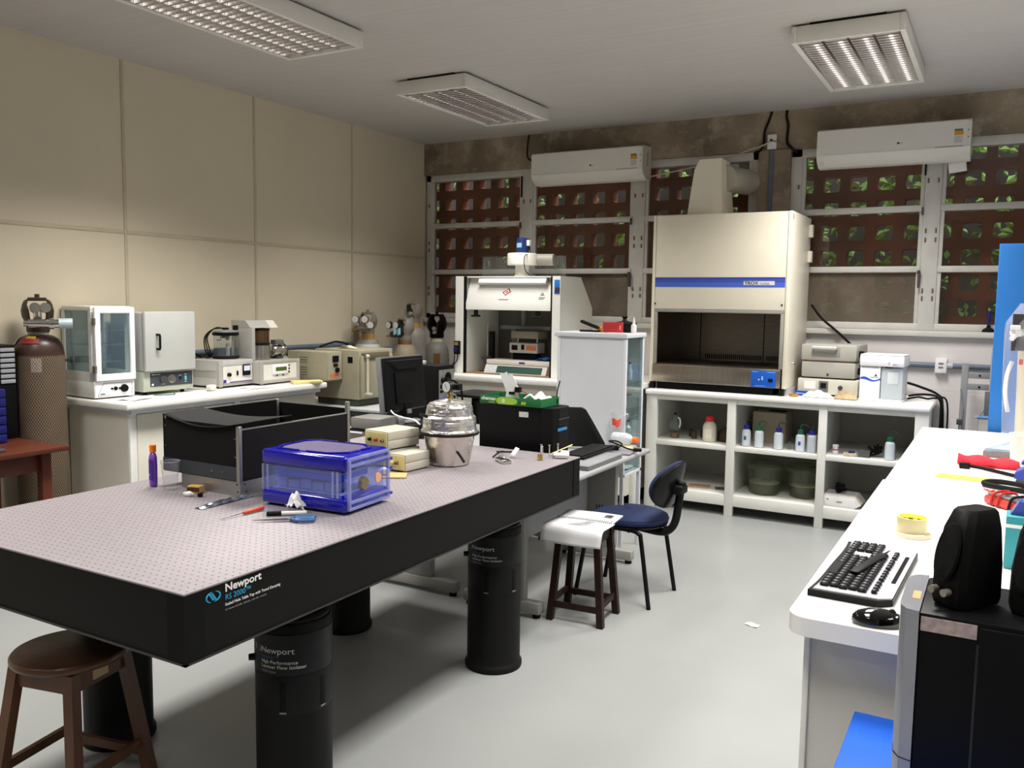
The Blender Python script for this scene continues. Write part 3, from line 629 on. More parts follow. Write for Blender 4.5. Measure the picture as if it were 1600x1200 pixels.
d = B().box(0,.022,.004,.042,.115,Ht-.004,.006).box(0,.022,Wd-.034,Wd,.115,Ht-.004,.006).box(0,.022,.03,Wd-.02,.115,.158,.006).box(0,.022,.03,Wd-.02,Ht-.045,Ht-.004,.006).out('door',mat('bright_white_enamel',(236,236,240),.3,var=.01),t)
B().box(.008,.012,.035,Wd-.028,.15,Ht-.035).out('pane',GL,d)
for z in (.19,.49): B().box(-.004,.028,-.008,.006,z-.022,z+.022,.002).out('hinge',STEEL,d)
p = B().box(.0,.003,.006,Wd-.004,.012,.108,.001).out('control_panel',mat('bright_white_enamel'),t)
b = B().box(.003,.0036,.02,.065,.018,.020).box(.003,.0036,.06,Wd-.02,.098,.1).box(.003,.0036,Wd-.022,Wd-.02,.018,.1).box(.003,.0036,.045,.11,.018,.020); b.mark(); b.prism([(.02,.02),(.06,.1),(.062,.1),(.022,.02)],.003,.0036,'x'); b.out('outline_print',INKK,p)
text('LAB',.014,INKK,TM((.0034,.035,.026),(0,1,0),(0,0,1)),p) if 0 else None
B().box(.003,.0036,.035,.07,.026,.029).box(.003,.0036,.04,.068,.031,.035).out('print_mark',INKK,p)
B().cyl((.003,.20,.06),(.018,.20,.06),.026,.022,n=24).out('knob',BLACKP,p)
for y,r in ((.14,.013),(.115,.007),(.168,.007)): B().cyl((.003,y,.062),(.009,y,.062),r,n=14).out('button',BLACKP,p)

# laboratory oven
t = thing('laboratory_oven','grey oven with a black door handle, right of the white glass drying cabinet','oven',(-4.885,3.705,BZ+.001),-3)
OV = mat('pale_grey_enamel',(184,186,182),.45,var=.02); OVG = mat('greenish_grey_enamel',(176,182,166),.45,var=.02)
B().box(-.36,0,0,.385,.022,.155,.005).out('lower_body',OVG,t)
B().box(-.355,-.006,.004,.381,.158,.545,.006).out('upper_body',OV,t)
for x in (-.33,-.05):
    for y in (.04,.33): B().cyl((x,y,0),(x,y,.022),.014,n=12).out('foot',RUB,t)
d = B().box(-.004,.032,.0,.385,.158,.552,.008).out('door',OV,t)
B().tube([(.032,.085,.40),(.062,.085,.40),(.066,.085,.39),(.066,.085,.315),(.062,.085,.305),(.032,.085,.305)],.008,8).out('handle',BLACKP,d)
p = B().box(0,.004,.05,.375,.055,.145,.002).out('control_panel',mat('dark_slate_panel',(58,64,72),.45),t)
B().lathe([(.030,0),(.030,.003),(.022,.004),(.020,.016),(.001,.016)],n=28).rot('Y',90).mv(.004,.212,.10).out('dial',STEEL,p)
B().lathe([(.026,0),(.024,.014),(.001,.014)],n=14).rot('Y',90).mv(.004,.142,.10).out('knob',DGREY,p)
B().box(.004,.012,.268,.284,.092,.108,.002).out('button',BLACKP,p)
B().box(.004,.008,.312,.326,.083,.113,.001).out('switch',mat('cyan_lamp',(90,190,210),.3,emit=.15),p)
b = B().box(.004,.0044,.06,.085,.132,.136).box(.004,.0044,.09,.125,.132,.135).box(.004,.0044,.31,.33,.122,.126).box(.004,.0044,.265,.288,.118,.121).box(.004,.0044,.31,.33,.072,.075).box(.004,.0044,.13,.16,.066,.069); b.cyl((.004,.066,.068),(.0044,.066,.068),.008,n=12); b.out('panel_print',INKW,p)

# coater: supply unit with bell jar
CO = mat('warm_grey_case',(176,174,168),.45,.15,var=.03); COF = mat('white_front_plate',(224,222,214),.4,var=.02)
t = thing('coater_supply','low grey power unit with an analogue meter, below the clear bell jar','instrument',(-4.85,4.305,BZ+.001),3)
B().box(-.35,-.004,0,.335,.012,.198,.004).out('case',CO,t)
b = B().box(-.346,-.03,-.003,.0,.02,.07).box(-.346,-.03,-.003,0,.125,.185); b.out('side_ribs',mat('light_grey_case',(196,194,190),.45,.1),t)
B().box(-.006,.004,-.004,.03,.008,.2,.004).out('corner_profile',CO,t)
B().box(-.004,.006,.03,.33,.160,.198,.004).out('top_profile',mat('light_grey_case'),t)
p = B().box(-.004,.002,.035,.325,.035,.160).out('front_plate',COF,t)
b = B().box(.002,.0026,.037,.065,.036,.060).box(.002,.0026,.10,.325,.036,.043); b.out('violet_stripe',mat('violet_ink',(60,40,140),.5),p)
B().cyl((.002,.087,.095),(.020,.087,.095),.014,n=16).out('knob',BLACKP,p)
B().box(.002,.010,.165,.180,.085,.118,.002).out('switch',BLACKP,p)
q = B().box(.002,.012,.225,.300,.080,.160,.003).out('meter',BLACKP,p)
B().box(.012,.0125,.232,.293,.115,.152).out('meter_face',mat('meter_white',(214,222,232),.3,emit=.05),q)
B().box(-.30,-.03,.02,.32,0,.012).out('feet',RUB,t)
t = thing('bell_jar','clear glass bell jar with a black and grey lid and cables on the power unit','bell jar',(-5.035,4.535,BZ+.201))
JAR = glass('jar_glass',(222,232,232),.05)
B().lathe([(.092,0),(.096,.004),(.096,.016),(.090,.020)],n=40).out('base_ring',mat('black_brown_seal',(30,26,24),.5),t)
B().lathe([(.089,.016),(.087,.17)],n=40,c0=False,c1=False).out('glass_wall',JAR,t)
B().lathe([(.086,.017),(.086,.075)],n=40,c0=False,c1=False).out('inner_shield',glass('grey_shield',(120,130,140),.15,(120,130,140)),t)
B().lathe([(.093,.170),(.095,.174),(.095,.192),(.09,.195)],n=40).out('lid_ring',BLACKP,t)
B().lathe([(.088,.195),(.086,.205),(.05,.212),(.001,.213)],n=40).out('lid',mat('grey_lid',(150,156,160),.4,.4),t)
B().box(-.015,.015,-.02,.02,.213,.228,.003).box(.03,.055,.04,.075,.21,.245,.003).out('connector',BLACKP,t)
B().cyl((0,0,.168),(0,0,.150),.03,n=16).cyl((-.03,-.02,.168),(-.03,-.02,.135),.003).cyl((-.03,-.02,.135),(-.06,-.03,.133),.003).cyl((.02,.0,.15),(.02,0,.135),.012,n=10).out('evaporation_head',mat('dull_brass'),t)
B().cyl((.02,.05,.02),(.02,.05,.13),.007,n=10).box(0,.02,.0,.02,.02,.11).out('inner_post',mat('white_plastic'),t)
for k in range(3): B().tube([(-.01,-.01,.222),(-.03,-.07-.01*k,.224-.004*k),(-.04,-.135-.012*k,.16),(-.03,-.125-.02*k,.07),(-.05,-.095-.01*k,.015),(-.12,-.08,.003)],.0045,8,6).out('cable',RUB,t)
# coater: control unit with chamber
t = thing('coater_control','grey control unit with a green display, under the metal chamber on the left worktop','instrument',(-4.795,4.645,BZ+.001),3)
B().box(-.37,-.006,0,.43,.012,.178,.004).out('case',CO,t)
b = B().box(-.008,.006,-.003,.028,.006,.182,.004).box(-.008,.006,.402,.433,.006,.182,.004).box(-.008,.004,.02,.41,.160,.182,.004).box(-.008,.004,.02,.41,.010,.036,.004); b.out('front_frame',CO,t)
p = B().box(-.006,-.002,.028,.402,.036,.160).out('front_plate',COF,t)
q = B().box(-.002,.010,.125,.295,.075,.145,.003).out('display_bezel',mat('bright_white_enamel'),p)
B().box(.010,.0105,.155,.275,.098,.128).out('display',mat('olive_lcd',(70,96,30),.3,emit=.03),q)
for y,z in ((.315,.135),(.315,.11),(.315,.085),(.18,.065),(.245,.065)): B().cyl((-.002,y,z),(.004,y,z),.006,n=10).out('button',BLACKP,p)
B().box(-.33,-.03,.02,.41,0,.012).out('feet',RUB,t)
t = thing('vacuum_chamber','metal vacuum chamber with a dark glass ring and tilted lid on the grey control unit','vacuum chamber',(-4.985,4.80,BZ+.181))
B().lathe([(.096,0),(.096,.11),(.092,.113)],n=48).out('chamber',mat('turned_aluminium',(186,184,180),.28,1,var=.06,stretch=(1,1,40)),t)
B().lathe([(.094,.113),(.095,.128),(.09,.13)],n=40).out('seal_ring',RUB,t)
B().lathe([(.090,.130),(.090,.225)],n=40,c0=False,c1=False).out('glass_ring',glass('coated_brown_glass',(92,66,40),.3,(110,86,60)),t)
B().lathe([(.094,.225),(.095,.238),(.02,.245)],n=40).out('top_ring',RUB,t)
b = B().box(-.12,.10,-.145,-.115,-.0,.25,.003); b.out('lift_plate',CO,t)
b = B().prism([(-.12,.245),(.085,.245),(.03,.300),(-.12,.300)],-.145,.115,'y'); b.out('lid_housing',CO,t)
b = B().prism([(.0862,.2445),(.0312,.3005),(.0302,.2995),(.0852,.2435)],.055,.135,'y'); b.out('instruction_label',mat('pale_label',(214,208,200),.6,var=.1,scale=90),t)
t = thing('gauge_head','silver gauge head with a grey connector beside the metal chamber','gauge',(-4.985,5.005,BZ+.181))
b = B().lathe([(.02,-.075),(.042,-.07),(.046,-.03),(.040,0),(.047,.03),(.043,.06),(.03,.065)],n=24,wob=.03).rot('X',90).mv(0,.0,.06); b.out('foil_body',FOIL,t)
B().box(-.03,.03,-.04,.05,.108,.145,.006).out('connector',mat('mid_grey_plastic',(100,100,102),.5),t)
B().box(-.04,.04,-.03,.03,0,.02).out('foot',DGREY,t)
B().tube([(0,.05,.12),(0,.09,.10),(0,.10,.05),(.0,.115,.008)],.005,8,5).out('cable',RUB,t)
# yellow block, papers, plug
t = thing('yellow_sponge_block','pale yellow block with a dotted end on the end of the worktop','block',(-4.655,4.985,BZ+.001),-32)
B().box(-.045,.045,-.115,.115,0,.022,.003).out('block',mat('pale_yellow_foam',(228,212,142),.8,var=.05),t)
for i in range(6): B().cyl((.046,.02+.015*i,.011),(.0445,.02+.015*i,.011),.004,n=8).out('hole',DGREY,t)
tag(B().grid(lambda u,v:(-.07+.14*u,-.10+.2*v,.001+.006*math.sin(u*4+v*2)**2),8,8).out('paper_sheet',PAPER,loc=(-4.77,3.56,BZ+.001),rz=15,solid=.0006),'loose white sheet lying in front of the glass drying cabinet','paper')
tag(B().grid(lambda u,v:(-.07+.14*u,-.11+.22*v,.001+.003*math.sin(u*4+v*2)**2),8,8).out('paper_sheet',PAPER,loc=(-4.70,4.53,BZ+.001),rz=-8,solid=.0006),'loose white sheet lying in front of the grey coater units','paper')
t = thing('plug_adapter','white plug adapter lying on the worktop between the oven and the coater','adapter',(-4.79,4.18,BZ+.001),20)
B().box(-.025,.025,-.03,.03,.004,.042,.008).out('body',mat('off_white_plastic',(222,216,208),.4),t)
for x in (-.008,.008): B().cyl((x,-.03,.02),(x,-.05,.02),.003,n=8).out('pin',CHROME,t)
B().tube([(0,.03,.02),(-.05,.06,.008),(-.12,.0,.006),(-.20,.02,.006)],.003,6,5).out('cord',mat('grey_cord',(120,118,112),.6),t)
tag(B().tube([(-4.83,3.74,BZ+.006),(-4.80,3.78,BZ+.006),(-4.78,3.86,BZ+.006),(-4.83,3.90,BZ+.006)],.004,8,5).out('green_tube',mat('teal_rubber',(60,110,104),.5)),'short teal rubber tube lying in front of the oven','tube')

# wall conduit
t = thing('wall_conduit','blue-grey cable conduit running along the beige wall above the worktop','conduit',(0,0,0))
CN = mat('blue_grey_pvc',(92,106,122),.45,var=.04)
B().cyl((XL+.028,3.33,1.235),(XL+.028,6.25,1.235),.022,n=16).out('pipe',CN,t)
for y in (4.30,4.37): B().cyl((XL+.035,y-.03,1.235),(XL+.035,y+.03,1.235),.031,n=16).out('coupling',RUB,t)
B().tube([(XL+.06,4.40,1.235),(XL+.09,4.46,1.20),(XL+.09,4.47,1.10),(XL+.12,4.48,1.01)],.008,8,5).out('drop_cable',RUB,t)
for y in (3.36,5.25,5.95): B().box(XL+.008,XL+.052,y-.012,y+.012,1.21,1.26,.003).out('clip',CN,t)

# big brown gas cylinder with net
def mesh_mat():
    m = mat('brown_netting',(126,112,92),.7,var=.1); nt = m.node_tree; N = nt.nodes; L = nt.links; p = N['Principled BSDF']
    tc = N.new('ShaderNodeTexCoord'); mp = N.new('ShaderNodeMapping'); mp.inputs['Rotation'].default_value = (0,0,0)
    sx = N.new('ShaderNodeSeparateXYZ'); L.new(tc.outputs['Object'],sx.inputs[0])
    at = N.new('ShaderNodeMath'); at.operation = 'ARCTAN2'; L.new(sx.outputs['Y'],at.inputs[0]); L.new(sx.outputs['X'],at.inputs[1])
    def diag(s):
        a = N.new('ShaderNodeMath'); a.operation = 'MULTIPLY_ADD'; a.inputs[1].default_value = 9.5*s; L.new(at.outputs[0],a.inputs[0])
        z = N.new('ShaderNodeMath'); z.operation = 'MULTIPLY'; z.inputs[1].default_value = 40; L.new(sx.outputs['Z'],z.inputs[0]); L.new(z.outputs[0],a.inputs[2])
        f = N.new('ShaderNodeMath'); f.operation = 'FRACT'; L.new(a.outputs[0],f.inputs[0])
        l = N.new('ShaderNodeMath'); l.operation = 'LESS_THAN'; l.inputs[1].default_value = .3; L.new(f.outputs[0],l.inputs[0]); return l.outputs[0]
    mx = N.new('ShaderNodeMath'); mx.operation = 'MAXIMUM'; L.new(diag(1),mx.inputs[0]); L.new(diag(-1),mx.inputs[1])
    L.new(mx.outputs[0],p.inputs['Alpha']); return m
def guard(b, r, z0, z1, w=.30):
    """valve guard: tulip cage with two windows and a top bridge"""
    prof = [(r*.62,0),(r*.66,.18),(r*.95,.42),(r*1.0,.60),(r*.92,.78),(r*.80,.9),(r*.5,.98)]
    h = z1-z0
    for a in (0,PI):
        rings = []
        for rr,q in prof:
            hw = .95 if q<.65 else .66
            ds = [hw*(i/3-1) for i in range(7)]
            rings.append([(rr*math.cos(a+d),rr*math.sin(a+d),z0+q*h) for d in ds]+[(rr*.86*math.cos(a+d),rr*.86*math.sin(a+d),z0+q*h) for d in reversed(ds)])
        b.skin([b.ring(q) for q in rings])
    b.box(-r*.56,r*.56,-r*.45,r*.45,z1-.022,z1,.004)
    b.lathe([(r*.70,z0-.004),(r*.72,z0+.04),(r*.62,z0+.04),(r*.60,z0-.004)],n=24)
    b.cyl((0,0,z1),(0,0,z1+.02),.014,n=10)
    return b
t = thing('gas_cylinder','tall brown gas cylinder wrapped in netting with a chrome regulator, beside the wooden table','gas cylinder',(-5.115,3.15,.001),58)
BRN = mat('dark_brown_enamel',(62,42,36),.35,var=.08)
B().lathe([(.125,0),(.138,.015),(.138,1.30),(.130,1.345),(.108,1.385),(.075,1.405),(.05,1.41)],n=48).out('body',BRN,t)
B().lathe([(.1425,.02),(.1425,.5),(.1425,1.285)],n=48,c0=False,c1=False).out('netting',mesh_mat(),t)
B().lathe([(.055,1.405),(.058,1.41),(.058,1.43),(.05,1.43)],n=32).out('neck_ring',mat('grey_neck_paint',(170,166,158),.5),t)
guard(B(),.090,1.43,1.635).out('valve_guard',mat('dark_olive_enamel',(52,42,32),.4),t)
b = B()
b.grid(lambda u,v:(.139*math.cos(-1.9+.42*u),.139*math.sin(-1.9+.42*u),1.19+.085*v),6,2); b.out('paper_label',mat('worn_label',(168,158,154),.7,var=.25,scale=70),t)
def arcpatch(r0,z0,r1,z1,a0,a1,m,nm):
    B().grid(lambda u,v:((r0+(r1-r0)*v)*math.cos(a0+(a1-a0)*u),(r0+(r1-r0)*v)*math.sin(a0+(a1-a0)*u),z0+(z1-z0)*v),12,3).out(nm,m,t)
arcpatch(.128,1.360,.110,1.390,-2.45,-1.55,mat('red_sticker',(120,36,30),.5),'hazard_sticker')
arcpatch(.110,1.390,.088,1.404,-2.25,-1.7,mat('yellow_sticker',(206,170,60),.5),'hazard_sticker')
arcpatch(.137,1.352,.100,1.404,-3.25,-2.8,mat('worn_label'),'paper_label')
rg = B().cyl((0,0,1.43),(0,0,1.50),.018,n=12).cyl((-.0,0,1.50),(.0,-.13,1.50),.024,n=16).cyl((0,-.10,1.50),(.0,-.10,1.575),.022,n=16).cyl((-.05,-.12,1.48),(.11,-.12,1.48),.026,n=18).cyl((.06,-.12,1.48),(.085,-.12,1.48),.034,n=18).cyl((-.075,-.12,1.48),(-.05,-.12,1.48),.018,n=12).out('regulator',CHROME,t)
B().cyl((.11,-.12,1.48),(.185,-.12,1.48),.031,n=24).out('regulator_knob',mat('pale_blue_metal',(176,190,198),.4,.2),rg)
for x in (-.012,.042): B().cyl((x,-.10,1.57),(x,-.128,1.575),.030,n=20).out('gauge',CHROME,rg)

# wooden table with drawer units
t = thing('wooden_table','reddish-brown wooden table at the left edge of the photo, in front of the netted cylinder','table',(0,0,0))
WD = mat('reddish_wood',(84,38,22),.42,var=.25,scale=3,stretch=(14,1,1),bump=.05)
B().box(-5.28,-4.585,1.75,2.985,.772,.80,.006).out('tabletop',WD,t)
for x in (-5.22,-4.71):
    for y in (1.82,2.86): B().box(x,x+.055,y,y+.055,0,.772,.003).out('leg',WD,t)
B().box(-4.70,-4.68,1.84,2.88,.66,.772,.002).box(-5.2,-5.18,1.84,2.88,.66,.772,.002).out('side_rail',WD,t)
B().box(-5.2,-4.69,2.88,2.90,.66,.772,.002).box(-5.2,-4.69,1.84,1.86,.66,.772,.002).out('end_rail',WD,t)
t = thing('blue_storage_bins','stack of dark blue plastic drawers at the left edge, on the wooden table','drawer unit',(-5.10,2.70,.801))
for k in range(6): B().box(-.16,.155,-.14,.14,.004+.052*k,.051+.052*k,.006).out('drawer',mat('navy_blue_plastic',(22,26,100),.4,var=.05),t)
B().box(-.165,.14,-.145,.145,0,.004).out('base',mat('navy_blue_plastic'),t)
t = thing('black_drawer_cabinet','small black cabinet with pale drawers, behind the blue drawers at the left edge','drawer unit',(-5.165,2.93,.801),0)
B().box(-.11,.09,-.05,.05,0,.555,.003).out('body',BLACKP,t)
for k in range(7): B().box(.09,.098,-.042,.042,.33+.031*k,.352+.031*k,.002).out('drawer',mat('grey_drawer',(150,152,158),.4),t)
tag(B().box(-.10,.14,-.10,.05,0,.014,.003).out('slate_panel',mat('slate_lid',(66,72,86),.4),loc=(-4.80,2.60,.801),rz=10),'flat slate-grey panel lying on the wooden table before the blue drawers','panel')
# ================================================================ MIDDLE: DESKS, COMPUTERS, GLASS CABINET, FURNACE, CYLINDERS, SMALL HOOD
DESKM = mat('grey_desk_laminate',(150,151,153),.45,var=.03); LEGM = mat('grey_painted_steel',(140,139,134),.45,var=.03)
def tleg(t, x0, x1, y, z):
    """T-leg: foot along x, slotted pillar, levelling pads"""
    l = B().box(x0,x1,y-.032,y+.032,.022,.085,.010).out('leg_foot',LEGM,t)
    for x in (x0+.03,x1-.03): B().cyl((x,y,0),(x,y,.022),.022,n=14).out('levelling_pad',RUB,l)
    B().box((x0+x1)/2-.14,(x0+x1)/2+.14,y-.025,y+.025,.085,z-.03,.006).out('leg_pillar',LEGM,t)
    s = B()
    for k in range(3): s.box((x0+x1)/2+.01+.02*k,(x0+x1)/2+.016+.02*k,y-.0262,y+.0262,.20,.36)
    s.out('vent_slots',BLK,t)
t = thing('computer_desk','grey desk at the far end of the optical table, holding the closed laptop and keyboard','desk',(0,0,0))
B().box(-2.52,-1.895,3.84,5.12,.712,.74,.010,3).out('desktop',DESKM,t)
tleg(t,-2.49,-2.02,3.90,.712); tleg(t,-2.49,-1.97,5.05,.712)
B().box(-2.30,-2.28,3.93,5.02,.32,.70).out('modesty_panel',DESKM,t)
t = thing('monitor_desk','grey desk behind the optical table, holding the monitor and grey instruments','desk',(0,0,0))
B().box(-4.02,-2.64,3.86,5.36,.722,.75,.010,3).out('desktop',DESKM,t)
tleg(t,-3.20,-2.58,3.955,.722); tleg(t,-3.30,-2.70,5.25,.722)
B().box(-3.98,-3.94,3.92,3.96,0,.722).box(-3.98,-3.94,5.25,5.29,0,.722).out('rear_legs',LEGM,t)
# black electronics box, monitor
t = thing('black_electronics_box','low black electronics box under the monitor, with ribbed heat sinks','electronics box',(-3.45,4.52,.751))
B().box(-.17,.19,-.17,.26,.006,.098,.004).out('case',BLACKP,t)
B().box(-.15,.17,-.15,.24,0,.006).out('feet',RUB,t)
for k in range(4): B().lathe([(.022,0),(.026,.004),(.022,.008),(.026,.012),(.022,.016),(.001,.018)],n=12).rot('Y',90).mv(.19,-.11+.085*k,.05).out('heat_sink',mat('dark_steel_edge'),t)
t = thing('monitor','flat monitor seen from behind with a silver edge, standing on the black electronics box','monitor',(-3.435,4.60,.85))
B().lathe([(.105,0),(.11,.004),(.108,.012),(.06,.018),(.001,.020)],n=40).out('base',mat('silver_grey_plastic',(132,132,134),.35),t)
B().prism([(-.02,.018),(.045,.018),(.03,.14),(-.0,.14)],-.035,.035,'y').out('neck',BLACKP,t)
B().box(.033,.046,-.022,.022,.055,.085,.001).rot('Y',-8,(.04,0,.07)).out('neck_badge',mat('silver_grey_plastic'),t)
MB = B().mark(); MB.box(-.048,-.006,-.225,.225,.075,.435,.006); MB.rot('Y',-6,(0,0,.25)); MB.out('bezel',mat('silver_bezel',(120,122,126),.35,.3),t)
MB = B().mark(); MB.box(-.010,.012,-.218,.218,.08,.428,.010); MB.rot('Y',-6,(0,0,.25)); bk = MB.out('back_shell',BLACKP,t)
MB = B().mark(); MB.skin([MB.ring([(.010,-.205,.41),(.010,.205,.41),(.010,.12,.34),(.010,-.10,.34)]),MB.ring([(.028,-.17,.405),(.028,.17,.405),(.028,.11,.35),(.028,-.09,.35)])]); MB.rot('Y',-6,(0,0,.25)); MB.out('back_bulge',mat('dark_grey_shell',(30,30,33),.4),t)
MB = B().mark(); MB.box(.010,.024,-.12,.12,.12,.33,.006); MB.rot('Y',-6,(0,0,.25)); MB.out('back_cover',BLACKP,t)
MB = B().mark(); MB.box(-.0495,-.048,-.20,.20,.10,.41); MB.rot('Y',-6,(0,0,.25)); MB.out('screen',mat('dark_screen',(10,11,14),.2),t)
# black pc (rear panel towards us)
t = thing('computer_tower','tall black computer tower with its cabled rear panel showing, behind the monitor','computer',(-3.49,5.075,.751))
B().box(-.46,0,0,.205,.008,.435,.004).out('case',BLACKP,t)
B().box(-.44,-.02,.01,.195,0,.008).out('feet',RUB,t)
p = B().box(0,.003,.008,.197,.015,.405,.001).out('rear_panel',mat('zinc_panel',(158,162,160),.35,.5,var=.15,scale=30),t)
B().cyl((.003,.12,.345),(.006,.12,.345),.04,n=20).out('fan_grille',BLK,p)
B().cyl((.003,.05,.33),(.03,.05,.33),.022,n=14).box(.003,.02,.03,.11,.31,.345,.003).out('power_plug',BLACKP,p)
for a,c in ((.24,.26),(.27,.30)): B().box(.003,.012,.02,.05,a,c,.002).out('port',BLACKP,p)
B().box(.003,.014,.02,.10,.185,.215,.003).out('serial_plug',mat('lilac_plug',(120,120,170),.5),p)
B().box(.003,.012,.02,.12,.12,.15,.002).out('expansion_bracket',mat('cream_bracket',(190,180,140),.5),p)
B().box(.003,.010,.02,.13,.07,.09,.002).out('video_plug',mat('navy_blue_plastic'),p)
B().tube([(.02,.07,.33),(.07,.11,.32),(.09,.17,.24),(.08,.185,.10),(.06,.19,.01)],.008,8,6).out('power_cable',RUB,p)
B().tube([(.012,.10,.22),(.06,.13,.22),(.07,.16,.15),(.05,.165,.01)],.005,8,6).out('data_cable',mat('grey_cord'),p)
tag(B().lathe([(.024,0),(.038,.001),(.038,.022),(.024,.023)],n=28).out('tape_roll',mat('white_plastic'),loc=(-3.70,5.16,1.187)),'white tape roll lying on top of the tall black computer tower','tape')
t = thing('black_side_table','small black side table beside the cabled rear of the computer tower','side table',(-3.52,5.66,0))
B().box(-.17,.14,-.20,.20,.925,.945,.003).out('tabletop',mat('black_worn_top',(36,36,36),.4),t)
for x in (-.13,.10):
    for y in (-.16,.16): B().box(x-.018,x+.018,y-.018,y+.018,0,.925,.002).out('leg',BLACKP,t)
# grey instruments under / beside monitor
GI = mat('warm_grey_instrument',(112,110,106),.5,var=.04)
t = thing('grey_instrument','flat grey instrument on top of the pair left of the monitor stand','instrument',(-3.345,4.135,.862),3)
B().box(-.11,.10,-.05,.15,.004,.070,.003).out('case',GI,t)
B().cyl((.085,.20,.032),(.085,.14,.032),.034,n=20).out('transformer',mat('mid_grey_plastic'),t)
for z in (.02,.04,.06): B().box(-.114,-.110,-.03,.03,z-.004,z+.004).out('connector',mat('white_plastic'),t)
B().box(-.09,.08,-.04,.13,0,.004).out('feet',RUB,t)
t = thing('grey_instrument','darker grey instrument under the flat grey one, behind the blue cabinet','instrument',(-3.345,4.135,.751),3)
B().box(-.12,.11,-.055,.15,.004,.098,.003).out('case',mat('dark_grey_instrument',(84,83,82),.5),t)
B().box(-.121,-.02,-.057,-.055,.085,.097).out('front_strip',mat('white_plastic'),t)
B().box(-.10,.09,-.04,.13,0,.004).out('feet',RUB,t)
B().box(-.13,.115,-.055,.15,.098,.110,.002).out('lid',BLACKP,t)
# black tower on desk with paper-box lid
t = thing('desktop_computer','black desktop tower lying lengthwise beyond the end of the optical table, with a blue badge','computer',(0,0,0))
B().box(-2.43,-2.06,3.925,4.125,.751,1.105,.005).out('case',mat('satin_black_steel',(13,13,15),.45),t)
b = B(); b.prism([(-2.06,3.925),(-2.02,3.925),(-1.99,3.935),(-1.972,3.97),(-1.972,4.08),(-1.99,4.115),(-2.02,4.125),(-2.06,4.125)],.751,1.105,'z'); fp = b.out('front_panel',BLACKP,t,sm=20)
B().box(-1.9735,-1.971,3.955,4.06,.985,1.0,.0005).out('blue_badge',mat('cyan_badge',(40,120,180),.4),fp)
B().box(-1.9735,-1.971,3.96,4.09,1.045,1.049).out('seam',DGREY,fp)
B().box(-2.185,-2.13,3.9235,3.9255,1.05,1.078).out('asset_sticker',mat('printed_sticker',(206,206,202),.6,var=.25,scale=160),t)
GRN = mat('green_card',(20,96,48),.5,var=.05)
t = thing('paper_box_lid','green paper-box lid holding odds and ends on top of the black desktop tower','box lid',(-2.235,4.015,1.107),-3)
w,d,h = .19,.095,.043
B().box(-w,w,-d,d,0,.003).out('bottom',GRN,t)
fr = B().box(-w,w,-d,-d+.003,.003,h,.001).out('front_wall',GRN,t)
B().box(-w,w,d-.003,d,.003,h).box(-w,-w+.003,-d+.003,d-.003,.003,h).box(w-.003,w,-d+.003,d-.003,.003,h).out('side_wall',GRN,t)
text('chamex',.026,INKW,TM((-w+.008,-d-.0006,.020),(1,0,0),(0,0,1)),fr,sx=1.15,bold=.0006); text('multi',.019,mat('lime_ink',(150,190,60),.6,var=0),TM((-w+.055,-d-.0006,.005),(1,0,0),(0,0,1)),fr)
b = B().prism([(-.07,.003),(.02,.003),(.045,.012),(.045,.03),(.02,.04),(-.06,.04),(-.085,.03),(-.085,.012)],-d-.0006,-d,'y'); b.out('leaf_print',mat('lime_ink'),fr)
B().cyl((-.04,-d-.001,.021),(-.04,-d-.0005,.021),.012,n=16).out('round_print',mat('pale_green_ink',(190,214,170),.6,var=0),fr)
text('A4',.024,mat('yellow_ink',(214,206,60),.6,var=0),TM((.07,-d-.0006,.008),(1,0,0),(0,0,1)),fr,bold=.0006)
t = thing('white_plastic_bracket','white cut-out plastic bracket with wires standing in the green box lid','bracket',(-2.275,4.01,1.111),0)
MB = B().mark(); MB.prism([(-.045,0),(.035,0),(.035,.05),(.05,.05),(-.005,.155),(-.03,.145),(-.035,.165),(-.06,.15),(-.075,.155),(-.035,.055)],-.002,.002,'y'); MB.rot('Z',8); MB.out('plate',mat('white_acrylic',(224,226,226),.35),t)
for q in ((-.02,.015,-.006,-.002,.045,.058),(.02,.05,-.014,.012,.058,.085),(-.045,-.03,-.004,-.002,.09,.12)): B().box(*q).out('black_fitting',BLACKP,t)
b = B(); b.tube([(.04,.0,.07),(.07,.0,.062),(.085,0,.055),(.085,0,.03)],.002,6).tube([(.03,-.01,.06),(.05,-.03,.04),(.05,-.03,.004)],.002,6); b.out('wires',mat('red_plastic'),t)
tag(B().grid(lambda u,v:(-.06+.12*u,-.06+.12*v,.004+.03*abs(math.sin(u*5+v*3))*math.sin(PI*u)+.012*math.sin(v*9)**2),12,10).out('crumpled_bag',glass('milky_plastic',(225,235,235),.6,(222,228,228)),loc=(-2.115,4.0,1.135)),'crumpled pale plastic bag bulging out of the right end of the green box lid','bag')
t = thing('antenna','thin black antenna standing on the black desktop tower','antenna',(-2.045,4.08,1.113))
B().cyl((0,0,0),(0,0,.028),.008,n=10).out('base',BLACKP,t); B().tube([(0,0,.028),(.004,0,.07),(.018,0,.125)],.0035,6,4).out('whip',BLACKP,t)
